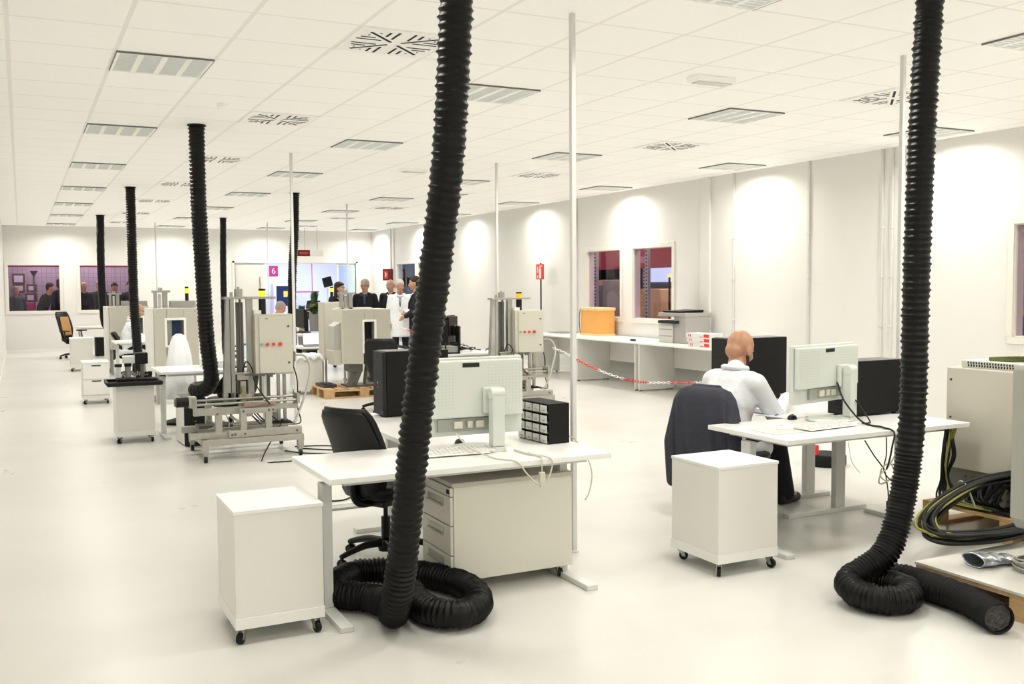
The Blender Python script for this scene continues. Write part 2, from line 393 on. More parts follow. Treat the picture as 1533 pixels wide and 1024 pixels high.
# ------------------------------------------------------------------ poles
def pole(x, y, lab, top=CE, r=.016):
    t = thing('floor_to_ceiling_pole', lab, 'pole', (x, y, 0), 0, 'slim white service poles')
    MB().box(-r, -r, .01, r, r, top).build('shaft', LEGW, t, bev=.005)
    MB().cyl((0, 0, 0), (0, 0, .012), .03, n=20).build('base_plate', LEGW, t, bev=.003)
    return t
pole(3.035, -.79, 'slim white pole standing at right end of the near desk')
pole(5.737, -.85, 'slim white pole mostly hidden behind the right black hose')
pole(5.74, 5.9, 'slim white pole in mid room left of the beige control cabinet')
pole(3.016, 6.0, 'slim white pole in front of the black hose by the back door')
pole(5.817, 12.87, 'slim far white pole in front of the open back doorway')
pole(3.07, 19.98, 'thin far white pole left of the doorway, behind the left hoses')
pole(5.637, 19.04, 'thin far white pole before the left door leaf')

# ------------------------------------------------------------------ ducts (corrugated hoses)
def hose_mesh(P, r=.070, amp=.0065, pitch=.034, n=28, per=6, pitchf=None):
    C = catmull(P, 14); C, L = resample(C, .004)
    # walk along with variable pitch
    out = [C[0]]; rad = [r]; s = 0; ph = 0; dph = 1/per; acc = 0
    for a, b in zip(C, C[1:]):
        ds = (b-a).length; acc += ds; s += ds
        p = pitch if pitchf is None else pitchf(s/L)
        if acc >= p/per: ph += acc/p; acc = 0; out.append(b); w = abs(math.sin(PI*ph)); rad.append(r+amp*(1-2*w**.6)+amp*.3*math.sin(ph*1.7))
    mb = MB(); mb.tube(out, r, n, 1, rf=lambda i, N: rad[min(i, len(rad)-1)], cap=False)
    return mb, out
def hose(lab, P, mt=HOSE, ceil=True, **k):
    t = thing('extraction_hose', lab, 'hose', (P[0][0], P[0][1], 0) , 0, 'black ribbed extraction hoses hanging from the ceiling')
    mb, C = hose_mesh(P, **k)
    mb.M = Matrix.Identity(4); L = Vector((P[0][0], P[0][1], 0)); mb.v = [tuple(Vector(v)-L) for v in mb.v]
    mb.build('ribbed_tube', mt, t, smooth=True)
    if ceil: MB().lathe([(k.get('r', .07)+.012, CE-.012), (k.get('r', .07)+.012, CE-.0005)]).build('ceiling_collar', BLACKM, t, smooth=True, angle=40)
    # liner closes the open end a little way inside
    e = Vector(C[-1])-L; d = (Vector(C[-4])-Vector(C[-1])).normalized(); rr = k.get('r', .07)-.008
    MB().cyl(e+d*.02, e+d*.03, rr, n=24).build('inner_liner', mat('crumpled_liner', (.10, .095, .085), .5, noise=.8, nscale=60, bump=1, bscale=60), t, smooth=False)
    return t
z0 = .078
hose('thick black ribbed hose in the foreground, from ceiling to a tangle by the near desk',
     [(1.652, -2.31, CE), (1.638, -2.27, 2.80), (1.628, -2.2, 2.22), (1.603, -2.1, 1.727), (1.575, -2.0, 1.265), (1.558, -1.9, .84), (1.552, -1.79, .42),
      (1.545, -1.72, .20), (1.57, -1.60, .09), (1.60, -1.45, z0), (1.56, -1.30, z0), (1.475, -1.21, z0), (1.41, -1.12, z0), (1.44, -1.01, z0), (1.53, -.91, z0), (1.63, -.84, z0), (1.78, -.88, z0),
      (1.92, -1.02, z0), (2.03, -1.22, z0), (2.06, -1.44, z0), (1.99, -1.65, z0), (1.86, -1.73, z0), (1.755, -1.64, z0), (1.74, -1.47, z0), (1.77, -1.30, z0)],
     r=.070, pitchf=lambda s: .034 if s < .50 else .024)
hose('thick black ribbed hose at right, coiled on the floor near the wooden pallet',
     [(4.315, -2.31, CE), (4.31, -2.3, 3.10), (4.277, -2.3, 2.6), (4.255, -2.3, 2.08), (4.243, -2.3, 1.55), (4.235, -2.3, 1.02), (4.20, -2.30, .67), (4.12, -2.31, .38), (4.02, -2.32, .23), (3.90, -2.29, .15), (3.80, -2.29, .11), (3.755, -2.39, .085), (3.80, -2.51, z0), (3.92, -2.55, z0), (4.02, -2.48, z0), (4.045, -2.36, z0), (4.0, -2.25, z0), (3.90, -2.20, z0)],
     r=.070, pitchf=lambda s: .034 if s < .60 else .021)
hose('loose black hose length lying on floor, its open end facing the pallet',
     [(4.10, -2.14, z0), (4.175, -2.34, z0), (4.18, -2.52, z0), (4.165, -2.70, z0), (4.10, -2.88, z0), (4.06, -2.97, z0)], mt=HOSE2, ceil=False, r=.072, pitch=.024)
hose('long black ribbed hose at left centre, ending by the test bench',
     [(1.651, 4.31, CE), (1.65, 4.3, 2.52), (1.672, 4.3, 1.85), (1.695, 4.3, 1.18), (1.725, 4.3, .85), (1.735, 4.32, .70), (1.70, 4.39, .62), (1.635, 4.48, .585), (1.625, 4.62, .585), (1.72, 4.75, .585), (1.90, 4.77, .585), (2.02, 4.66, .585), (1.97, 4.52, .59)], r=.078, pitch=.04, n=20)
hose('black ribbed hose ending above the worker in white at left',
     [(1.658, 11.03, CE), (1.655, 11, 2.52), (1.658, 11, 1.55), (1.681, 11, .9), (1.70, 11, .55), (1.72, 10.98, .2), (1.74, 10.9, .09)], r=.075, pitch=.04, n=16, per=5)
hose('farthest left black hose, bent like a hook at its lower end',
     [(1.662, 17.78, CE), (1.64, 17.7, 2.1), (1.661, 17.7, 1.07), (1.70, 17.66, .82), (1.79, 17.6, .70), (1.86, 17.6, .45), (1.84, 17.6, .22), (1.80, 17.5, .10)], r=.085, pitch=.05, n=14, per=4)
hose('far straight black hose between the portal machine and the back wall',
     [(4.315, 17.71, CE), (4.29, 17.7, 2.12), (4.288, 17.7, .87), (4.29, 17.7, .2), (4.30, 17.6, .09)], r=.075, pitch=.05, n=14, per=4)
hose('black ribbed hose beside the slim pole in front of the doorway',
     [(4.331, 11.05, CE), (4.30, 11, 2.57), (4.25, 11, 1.9), (4.228, 11, 1.18), (4.24, 11, .5), (4.27, 10.9, .09)], r=.075, pitch=.04, n=16, per=5)

# ------------------------------------------------------------------ desks
def desk(lab, x0, y0, x1, y1, legs, z=.72, name='office_desk', th=.030, group=None, legm=None):
    # legs: (x, y, axis, foot length) in world coordinates
    t = thing(name, lab, 'desk', (x0, y0, 0), 0, group); mt = legm or LEGW
    B(0, 0, z-th, x1-x0, y1-y0, z).build('tabletop', WHITE, t, bev=.003)
    fr = MB(); w, dd = x1-x0, y1-y0
    fr.box(.10, .10, z-th-.03, w-.10, .13, z-th-.0005).box(.10, dd-.13, z-th-.03, w-.10, dd-.10, z-th-.0005)
    fr.box(.10, .13, z-th-.03, .13, dd-.13, z-th-.0005).box(w-.13, .13, z-th-.03, w-.10, dd-.13, z-th-.0005)
    fr.build('underframe', mt, t, bev=.002)
    for lx, ly, ax, fl_, *fo in legs:
        lx -= x0; ly -= y0; m = MB(); h = fl_/2; fo = fo[0] if fo else 0
        if ax == 'y':
            m.box(lx-.025, ly-.045, .03, lx+.025, ly+.045, z-th-.03).box(lx-.033, ly-h, 0, lx+.033, ly+h, .03)
            m.box(lx-.022, ly-.045-.02, z-th-.3, lx+.022, ly-.045, z-th-.03) if False else None
        else:
            m.box(lx-.045, ly-.025, .03, lx+.045, ly+.025, z-th-.03).box(lx-h+fo, ly-.033, 0, lx+h+fo, ly+.033, .03)
        m.build('leg', mt, t, bev=.004)
    return t
desk('long white desk in the foreground carrying a monitor seen from behind', 1.325, -1.40, 2.925, -.66, [(1.365, -1.17, 'y', .70), (2.735, -1.15, 'y', .72)])
desk('white side desk joining the near desk, carrying the black workstation', 2.05, -.655, 2.90, .90, [(2.25, .30, 'x', .55), (2.55, -.50, 'x', .5)])
desk('white desk in front of the bald man, with monitor and keyboard', 4.05, -1.555, 5.62, -.80, [(4.09, -1.16, 'y', .78), (5.44, -1.18, 'y', .66)])
desk('white side desk beyond the bald man, under two black workstations', 4.90, -.795, 5.78, .62, [(5.27, -.74, 'x', .74, -.12), (5.42, -.28, 'x', .4)])
desk('white desk at left centre behind the test bench, with folded cloth pile', 1.365, 5.36, 2.70, 6.25, [(1.405, 5.50, 'y', .72), (2.6, 5.8, 'y', .72)])
desk('small white desk at left where a worker in white sits', 1.44, 12.05, 2.6, 12.85, [(1.50, 12.4, 'y', .7), (2.5, 12.4, 'y', .7)])
desk('white desk in far left corner behind the orange-backed chair', 1.2, 19.6, 2.4, 20.4, [(1.27, 20.0, 'y', .7), (2.3, 20.0, 'y', .7)])
desk('white desk in centre background where a worker writes', 4.74, 13.15, 5.65, 14.0, [(4.85, 13.6, 'y', .7), (5.3, 13.6, 'y', .7)])
desk('white desk covered with black cables behind the near black hose', 4.95, 6.3, 6.0, 8.0, [(5.5, 6.5, 'x', .8), (5.5, 7.8, 'x', .8)])
desk('grey workbench behind the portal machine, holding a small laptop', 4.15, 10.2, 5.2, 10.9, [(4.3, 10.5, 'y', .6), (5.1, 10.5, 'y', .6)], z=.64, legm=MGREY)

# counter of white tables along the right wall
def counter(lab, y0, y1, extra):
    t = thing('wall_table', lab, 'table', (8.5, y0, 0), 0, 'white tables along the right wall'); d = y1-y0; W = .93
    B(0, 0, .725, W, d, .75).build('tabletop', WHITE, t, bev=.003)
    B(.01, d-.06, .02, .68, d-.035, .725).build('side_panel', WHITE2, t, bev=.002)
    B(.01, .03, .02, .68, .055, .725).build('side_panel', WHITE2, t, bev=.002)
    B(.66, .06, .34, .68, d-.065, .724).build('back_panel', WHITE2, t, bev=.002)
    MB().box(.02, .03, 0, .06, .05, .02).box(.6, .03, 0, .64, .05, .02).box(.02, d-.06, 0, .06, d-.04, .02).box(.6, d-.06, 0, .64, d-.04, .02).build('glide', MGREY, t)
    if extra:
        B(.36, .0, .02, .40, .028, .724).build('post', WHITE, t)
        for z in (.57, .15): MB().cyl((.46, .03, z), (.46, .018, z), .016).build('lock', BLACKM, t, smooth=True, angle=40)
    return t
counter('white wall table bearing the orange wooden box', 6.72, 8.58, False)
counter('white wall table bearing the printer and red-marked boxes', 4.75, 6.70, True)
counter('farthest white wall table, left of the orange box', 8.60, 10.4, False)

# ------------------------------------------------------------------ cabinets
def caster(parent, x, y, a=0, r=.026, top=.075):
    c = MB(); ca, sa = math.cos(a), math.sin(a)
    R = Matrix.Translation((x, y, 0)) @ Matrix.Rotation(a, 4, 'Z'); c.M = R
    c.cyl((0, 0, top-.012), (0, 0, top), .020, n=12)
    for s in (-1, 1): c.prism([(-.018, top-.012), (.018, top-.012), (-.012, r-.006), (-.030, r-.006)], s*.014-.0015, s*.014+.0015, 'y')
    o = c.build('caster', STEEL, parent)
    w = MB(); w.M = R; w.cyl((-.02, -.010, r), (-.02, .010, r), r, n=16)
    w.build('wheel', BLACK, o, smooth=True, angle=40)
    return o
def roll_cab(lab, x, y, rz=0, w=.42, d=.45, h=.625, drawers=False, name='rolling_cabinet', tape=False):
    t = thing(name, lab, 'cabinet', (x, y, 0), rz, 'white cabinets on casters')
    B(.004, .004, .125, w-.004, d-.004, h-.018).build('carcass', WHITE2, t, bev=.002)
    B(0, 0, h-.018, w, d, h).build('top_panel', WHITE, t, bev=.002)
    B(0, 0, .072, w, d, .125).build('plinth', WHITE, t, bev=.002)
    for a, b in ((.04, .04), (w-.04, .04), (.04, d-.04), (w-.04, d-.04)): caster(t, a, b, .5+a*3+b*5)
    if drawers:
        for k in range(drawers):
            z1 = h-.03-k*(h-.16)/drawers; zz = z1-(h-.16)/drawers+.006
            q = B(.008, -.014, zz, w-.008, .0035, z1).build('drawer', WHITE, t, bev=.002)
            B(w/2-.06, -.018, z1-.028, w/2+.06, -.0145, z1-.012).build('handle', BLACKM, q)
    return t
roll_cab('white cabinet on casters at left end of the near desk', .858, -1.455)
roll_cab('white cabinet on casters standing before the bald man\'s desk', 3.475, -1.64, w=.435, d=.45)
roll_cab('white cabinet on casters carrying the black tray of hose fittings', .885, 5.10, w=.39, d=.42, h=.615)
roll_cab('white two-drawer cabinet with black handles, left of tray cabinet', .769, 9.12, w=.36, d=.5, h=.60, drawers=2)
roll_cab('white cabinet on casters behind the two-drawer one at far left', .865, 15.30, w=.42, d=.5, h=.66)
roll_cab('white cabinet under a draped cloth beside the pallet', 3.74, 8.78, w=.40, d=.46, h=.60)
o = MB(); vs = []
n = 28
for i in range(n+1):
    for j in range(n+1):
        u = -.04+.48*i/n; v = -.035+.53*j/n; z = .612+.006*math.sin(i*.9+j*.5)
        ex = max(0, -u, u-.40); ey = max(0, -v, v-.46)
        if ex > 0 or ey > 0: z -= .14*(max(ex/.04, ey/.07) if ey else ex/.04)**.5*(.8+.3*math.sin(i*.8+j*.6))
        u = max(-.012, min(.412, u))+.003*math.sin(j*1.3); v = max(-.012, min(.472, v))+.003*math.sin(i*1.4)
        vs.append((3.74+u, 8.78+v, z))
o.add(vs, [(a*(n+1)+b, (a+1)*(n+1)+b, (a+1)*(n+1)+b+1, a*(n+1)+b+1) for a in range(n) for b in range(n)])
c = o.build('cloth', SHIRT, smooth=True); md = c.modifiers.new('s', 'SOLIDIFY'); md.thickness = .004
tag(c, 'white cloth draped over the cabinet beside the pallet', 'cloth')

# beige pedestal with drawers under the near desk
t = thing('drawer_pedestal', 'beige metal drawer pedestal under the near desk, drawers facing left', 'cabinet', (2.035, -1.225, 0))
L_, W_, H_ = .735, .42, .60
B(.012, 0, .065, L_, W_, H_-.022).build('carcass', CREAM, t, bev=.003)
B(0, -.004, H_-.022, L_+.004, W_+.004, H_).build('top_panel', mat('pedestal_top', (.60, .58, .50), .45, noise=.03), t, bev=.003)
q = B(-.006, .006, H_-.072, .0115, W_-.006, H_-.026).build('pencil_drawer', CREAM, t, bev=.002); MB().box(-.010, .02, H_-.060, -.0062, .05, H_-.038).build('lock', BLACKM, q)
zz = [(.07, .205), (.211, .365), (.371, H_-.076)]
for a, b in zz:
    q = B(-.006, .006, a, .0115, W_-.006, b).build('drawer', CREAM, t, bev=.002)
    MB().box(-.020, .10, b-.062, -.0062, W_-.10, b-.054).box(-.009, .10, b-.055, -.0062, W_-.10, b-.022).build('handle', ALUW, q)
for a, b in ((.06, .05), (L_-.06, .05), (.06, W_-.05), (L_-.06, W_-.05)): caster(t, a, b, .8+a, r=.024, top=.066)

# ------------------------------------------------------------------ office chairs
def rbox_loft(mb, rings):
    """rings: list of point lists of equal length"""
    n = len(rings[0]); vs = [p for r in rings for p in r]; fs = []
    for i in range(len(rings)-1):
        for k in range(n): fs.append((i*n+k, i*n+(k+1) % n, (i+1)*n+(k+1) % n, (i+1)*n+k))
    fs += [tuple(range(n-1, -1, -1)), tuple(range((len(rings)-1)*n, len(rings)*n))]
    mb.add(vs, fs)
def superell(a, b, n=24, e=3.2):
    out = []
    for k in range(n):
        t = 2*PI*k/n; c, s = math.cos(t), math.sin(t)
        out.append((a*math.copysign(abs(c)**(2/e), c), b*math.copysign(abs(s)**(2/e), s)))
    return out
def office_chair(lab, x, y, rz, group='office chairs', arms=False, mt=LEATHER, shell=LEATHER, backtop=.96, pads=None, seatz=.46, back=True):
    # local: sitter faces +x
    t = thing('office_chair', lab, 'chair', (x, y, 0), rz, group)
    s = MB(); rings = []
    for z, k in ((seatz-.075, .80), (seatz-.06, .93), (seatz-.02, 1.), (seatz, .97), (seatz+.012, .86)):
        rings.append([(p*.245*1 + .02, q*.24, z+(.012*(1 if p*1 < -.5 else 0))) for p, q in [(a*k, b*k) for a, b in superell(1, 1)]])
    rbox_loft(s, rings); s.build('seat', mt, t, smooth=True)
    MB().box(-.13, -.11, seatz-.115, .13, .11, seatz-.07).build('seat_mechanism', BLACK, t, bev=.01)
    if back:
        b = MB(); rings = []; z0_ = seatz-.05; H = backtop-z0_
        for k in range(15):
            u = k/14; z = z0_+H*u; w = (.205+.02*math.sin(u*PI))*min(1, (.72+.7*min(u, .4)) if u < .4 else 1)
            if u > .86: w *= 1-.16*((u-.86)/.14)**2
            if u < .06: w *= .94
            off = -.205-.13*u+.035*math.sin(u*PI*1.2)
            d = .027 if 0 < k < 14 else .016
            rings.append([(off+q*d + .035*(p*p), p*w, z) for q, p in superell(1, 1, 24, 2.6)])
        rbox_loft(b, rings); bo = b.build('backrest', mt, t, smooth=True)
        bk = MB(); rings = []
        for k in range(13):
            u = k/12; z = z0_+.02+(H-.035)*u; w = (.19+.02*math.sin(u*PI))*min(1, (.70+.7*min(u, .4)) if u < .4 else 1)
            if u > .86: w *= 1-.16*((u-.86)/.14)**2
            off = -.236-.13*u+.035*math.sin(u*PI*1.2); d = .012 if 0 < k < 12 else .006
            rings.append([(off+q*d+.035*(p*p), p*w, z) for q, p in superell(1, 1, 24, 2.6)])
        rbox_loft(bk, rings); bk.build('back_shell', shell, t, smooth=True)
        MB().tube([(-.05, 0, seatz-.09), (-.20, 0, seatz-.085), (-.265, 0, seatz-.02), (-.265, 0, seatz+.14)], .022, 8).build('back_bracket', BLACK, t, smooth=True)
    if arms:
        for sg in (-1, 1):
            a = MB().tube([(.02, sg*.20, seatz-.08), (.02, sg*.28, seatz-.05), (-.01, sg*.285, seatz+.18)], .014, 8)
            a = a.build('armrest', BLACK, t, smooth=True)
            MB().box(-.13, sg*.285-.035, seatz+.18, .13, sg*.285+.035, seatz+.205).build('arm_pad', BLACK, a, bev=.01)
    MB().cyl((0, 0, .10), (0, 0, seatz-.11), .014, n=14).cyl((0, 0, .10), (0, 0, seatz-.2), .028, n=16).build('gas_lift', BLACK, t, smooth=True, angle=40)
    MB().lathe([(.045, .055), (.05, .075), (.045, .12), (.032, .135)], n=20).build('hub', BLACK, t, smooth=True, angle=50)
    for k in range(5):
        a = 2*PI*k/5+.35; c, s_ = math.cos(a), math.sin(a)
        l = MB().tube([(c*.03, s_*.03, .105), (c*.14, s_*.14, .108), (c*.24, s_*.24, .088), (c*.31, s_*.31, .068)], .02, 8, 4, rf=lambda i, N: .026-.011*i/N)
        l = l.build('leg', BLACK, t, smooth=True)
        w = MB()
        for q in (-1, 1):
            o1 = Vector((c*.30-s_*q*.006, s_*.30+c*q*.006, .028)); o2 = Vector((c*.30-s_*q*.024, s_*.30+c*q*.024, .028)); w.cyl(o1, o2, .028, .024, 16)
        w.cyl((c*.30-s_*.006, s_*.30+c*.006, .028), (c*.30+s_*.006, s_*.30-c*.006, .028), .009, n=8); w.cyl((c*.30, s_*.30, .03), (c*.30, s_*.30, .07), .008, n=8)
        w.build('caster', BLACK, l, smooth=True, angle=40)
    return t
ch = office_chair('black leather office chair tucked under the near desk, back to camera', 1.955, -.39, math.radians(30), backtop=.955); ch.scale = (1.05, .93, 1)
office_chair('black office chair behind the black workstation, its back towards camera', 4.28, 6.28, math.radians(60), backtop=.98)
oc = office_chair('black office chair with orange back cushion in far left corner', 1.10, 19.3, math.radians(-42), arms=True, mt=BLACK, backtop=1.10)
q = MB(); rbox_loft(q, [[(-.15-.10*u+dx*.03, p*(.15-.03*abs(u-.5)), .54+.44*u) for dx, p in superell(1, 1, 20, 2.5)] for u in [0, .1, .3, .5, .7, .9, 1]])
q.build('back_cushion', mat('tan_fabric', (.55, .32, .14), .8, noise=.1), oc, smooth=True)
office_chair('black office chair under the left worker in white', 1.84, 13.2, math.radians(-10), backtop=.85)
office_chair('black office chair under the worker in centre background', 4.62, 14.35, math.radians(-20), backtop=.85)
office_chair('office chair of the bald man, hung with a dark jacket', 4.49, -.49, math.radians(18), backtop=.77, seatz=.45)
office_chair('black office chair between the left white desk and the test bench', 2.05, 5.0, math.radians(100), backtop=.72, seatz=.43)

# ------------------------------------------------------------------ computers
def tower(lab, x, y, z, w, d, h, rz=0, face='-x', mt=BLACKM, name='computer_tower', group=None):
    # local: front face on -x side, depth d along +x, width w along y
    t = thing(name, lab, 'computer', (x, y, z), rz, group)
    MB().box(.028, 0, .012, d, w, h).build('case', mt, t, bev=.003)
    B(.03, .002, h, d-.004, w-.002, h+.003).build('top_plate', mat('tower_top', (.16, .16, .15), .35), t)
    f = MB().box(0, .0, .012, .0275, w, h).build('front_panel', DGREY, t, bev=.006)
    s = MB()
    for k in range(3): s.box(-.002, .015, h-.06-k*.048, .002, w-.015, h-.058-k*.048)
    for k in range(6): s.box(-.002, .02, .05+k*.026, .001, w-.02, .062+k*.026)
    s.build('bezel_slot', BLACK, f)
    MB().cyl((.002, w*.5, h*.52), (-.004, w*.5, h*.52), .008, n=12).cyl((.002, w*.5, h*.45), (-.004, w*.5, h*.45), .005, n=12).build('power_button', ALU, f, smooth=True, angle=40)
    ft = MB()
    for a in (.04, d-.05):
        for b in (.02, w-.04): ft.box(a, b, 0, a+.03, b+.02, .0115)
    ft.build('foot', BLACK, t)
    return t
tower('large black tower workstation on the side desk behind the near hose', 2.285, .585, .72, .215, .50, .465)
tower('black tower computer on the side desk behind the bald man\'s head', 4.92, .06, .72, .22, .58, .50, mt=BLACKM)
tower('black tower computer right of the bald man\'s monitor', 5.10, -1.0, .72, .2, .50, .385)
tower('black tower computer standing behind the near hose, mid room', 4.95, 6.75, .72, .2, .45, .43, rz=.1)
tower('black computer under the far left corner desk', 1.6, 19.8, 0, .3, .4, .45)
tower('dark computer under the centre background desk', 5.0, 13.5, .0, .25, .35, .40)
tower('black-fronted white computer case on floor left of test bench', 1.715, 4.56, 0, .22, .50, .50, rz=math.radians(92), mt=WHITE2)

def monitor(lab, x, y, z, rz, w=.66, h=.42, tilt=0, lift=.10, mt=MONW, front=BLACK, group='monitors', back_detail=True, screen=BLACK, name='monitor', nx=0.):
    # local: screen faces +y, back faces -y ; origin at base on the desk
    t = thing(name, lab, 'monitor', (x, y, z), rz, group)
    M = Matrix.Translation((0, 0, lift+h/2)) @ Matrix.Rotation(tilt, 4, 'X')
    b = MB(); b.M = M; b.box(-w/2, -.010, -h/2, w/2, .022, h/2); bo = b.build('bezel', mt, t, bev=.006)
    s = MB(); s.M = M; s.box(-w/2+.02, .0225, -h/2+.02, w/2-.02, .024, h/2-.02); s.build('screen', screen, bo)
    c = MB(); c.M = M
    c.box(-w/2+.012, -.055, -h/2+.105, w/2-.012, -.0105, h/2-.014)
    c.build('rear_housing', mt, t, bev=.008)
    if back_detail:
        c = MB(); c.M = M; c.box(-.05, -.0565, h/2-.052, .05, -.0553, h/2-.028); c.build('grip_slot', DGREY, t)
        c = MB(); c.M = M
        for i in range(10):
            for j in range(14):
                X = -w/2+.03+i*.021; Z = h/2-.045-j*.018
                c.box(X, -.0560, Z, X+.006, -.0552, Z+.006)
                if j < 13: c.box(-X-.006, -.0560, Z-.0, -X, -.0552, Z+.006)
        c.build('vent_hole', mat('vent_tone', (.58, .61, .57), .6), t)['kind'] = 'stuff'
        c = MB(); c.M = M; c.box(-.19, -.030, -h/2+.028, .17, -.0105, -h/2+.100); c.build('connector_bay', mat('bay_tone', (.42, .45, .40), .5), t, bev=.003)
        c = MB(); c.M = M
        for X, ww in ((-.10, .05), (-.02, .03), (.03, .05)): c = MB(); c.M = M; c.box(X, -.052, -h/2+.045, X+ww, -.0305, -h/2+.085); c.build('cable_plug', CABLEW, t, bev=.004)
    c = MB(); c.M = M; c.box(nx-.055, -.085, -.095, nx+.055, -.0555, .055); c.build('mount_plate', mt, t, bev=.008)
    c = MB(); c.M = Matrix.Translation((nx, 0, 0)); c.box(-.030, -.150, .03, .045, -.086, lift+h/2+.03)
    c.cyl((-.034, -.118, lift+h/2+.02), (.050, -.118, lift+h/2+.02), .034, n=20)
    c.build('neck', mt, t, bev=.006)
    c = MB(); c.M = Matrix.Translation((nx, 0, 0)); c.lathe([(.150, 0), (.154, .010), (.13, .022), (.03, .028)], (-.09, -.02, 0), 36); c.box(-.032, -.155, .0, .048, -.02, .029)
    c.build('base', mt, t, bev=.002, smooth=False)
    return t
monitor('pale grey monitor seen from behind on the near desk', 2.265, -.93, .72, math.radians(-3), w=.66, h=.44, lift=.085, nx=.12)
monitor('pale grey monitor seen from behind on the bald man\'s desk', 4.84, -1.02, .72, math.radians(12), w=.70, h=.39, lift=.13, nx=.13)
monitor('black monitor in centre background facing the worker', 5.1, 13.8, .72, math.radians(95), w=.5, h=.38, mt=BLACK, back_detail=False)
monitor('small black monitor edge-on behind the near hose', 5.55, 7.1, .72, math.radians(50), w=.45, h=.40, mt=BLACK, back_detail=False)

def keyboard(lab, x, y, z, rz, mt=WHITE, w=.44):
    t = thing('keyboard', lab, 'keyboard', (x, y, z), rz)
    MB().prism([(-.08, .006), (.08, .006), (.08, .028), (-.08, .012)], -w/2, w/2, 'x').build('shell', mt, t, bev=.003)
    k = MB()
    for r in range(5):
        for c in range(15):
            yy = -.065+r*.026; zz_ = .0128+.016*(yy+.08)/.16; k.box(-w/2+.02+c*.0265, yy, zz_, -w/2+.02+c*.0265+.021, yy+.020, zz_+.007)
    k.build('key', mt, t)['kind'] = 'stuff'
    return t
keyboard('white keyboard standing on the bald man\'s desk', 4.62, -1.27, .72, math.radians(6))
keyboard('white keyboard under the near monitor, partly behind its stand', 2.13, -1.03, .72, math.radians(-5), w=.38)
def mouse(lab, x, y, z, rz, mt):
    t = thing('computer_mouse', lab, 'mouse', (x, y, z), rz)
    m = MB().ell((0, 0, .003), (.055, .031, .030), 20, 12); m.v = [(a, b, max(c, 0)) for a, b, c in m.v]
    m.build('shell', mt, t, smooth=True)
    MB().cyl((.02, -.004, .026), (.02, .004, .026), .007, n=12).build('wheel', DGREY, t, smooth=True, angle=40)
    return t
mouse('black mouse on near desk behind the monitor base', 2.30, -.73, .72, 1.2, BLACK)
mouse('white mouse on bald man\'s desk left of the keyboard', 4.33, -1.22, .72, 2.6, WHITE)
mouse('dark mouse on bald man\'s desk beneath the monitor', 4.72, -.86, .72, .6, BLACK)
o = B(4.13, -1.36, .7205, 4.40, -1.10, .7225).build('mouse_pad', mat('pad_pink', (.62, .60, .57), .7), bev=.0008); tag(o, 'thin light mouse pad at left end of bald man\'s desk', 'mouse pad')
t = thing('papers', 'sheet of white paper with pen before the bald man', 'paper', (4.77, -.70, .7205), .3)
B(-.105, -.148, 0, .105, .148, .003).build('sheet', SHIRT, t); MB().cyl((-.05, .02, .007), (.08, .05, .007), .004, n=8).build('pen', BLUE, t, smooth=True, angle=40)

# small parts drawer cabinet on near desk
t = thing('parts_organizer', 'black parts organizer with clear drawers at right end of near desk', 'storage box', (2.735, -1.00, .7205), math.radians(4))
W_, D_, H_ = .155, .33, .235
MB().box(.012, 0, 0, W_, D_, .006).box(.012, 0, H_-.006, W_, D_, H_).box(.012, 0, 0, W_, .006, H_).box(.012, D_-.006, 0, W_, D_, H_).box(W_-.006, 0, 0, W_, D_, H_).build('case', BLACKM, t, bev=.002)
g = MB()
for k in range(1, 4): g.box(.014, .006, H_*k/4-.003, W_-.006, D_-.006, H_*k/4+.003)
for k in range(1, 4): g.box(.014, D_*k/4-.003, .006, W_-.006, D_*k/4+.003, H_-.006)
g.build('divider', BLACK, t)
for i in range(4):
    for j in range(4):
        y0 = D_*i/4+.006; z_ = H_*j/4+.006; y1 = D_*(i+1)/4-.006; z1 = H_*(j+1)/4-.008
        q = MB().box(0, y0, z_, .005, y1, z1).box(.006, y0, z_, .12, y1, z_+.003).build('drawer', mat('drawer_clear', (.62, .62, .58), .25, noise=.15, nscale=20), t, bev=.002)
        MB().box(-.008, (y0+y1)/2-.015, z_+.012, 0, (y0+y1)/2+.015, z_+.017).build('handle', ALUW, q)

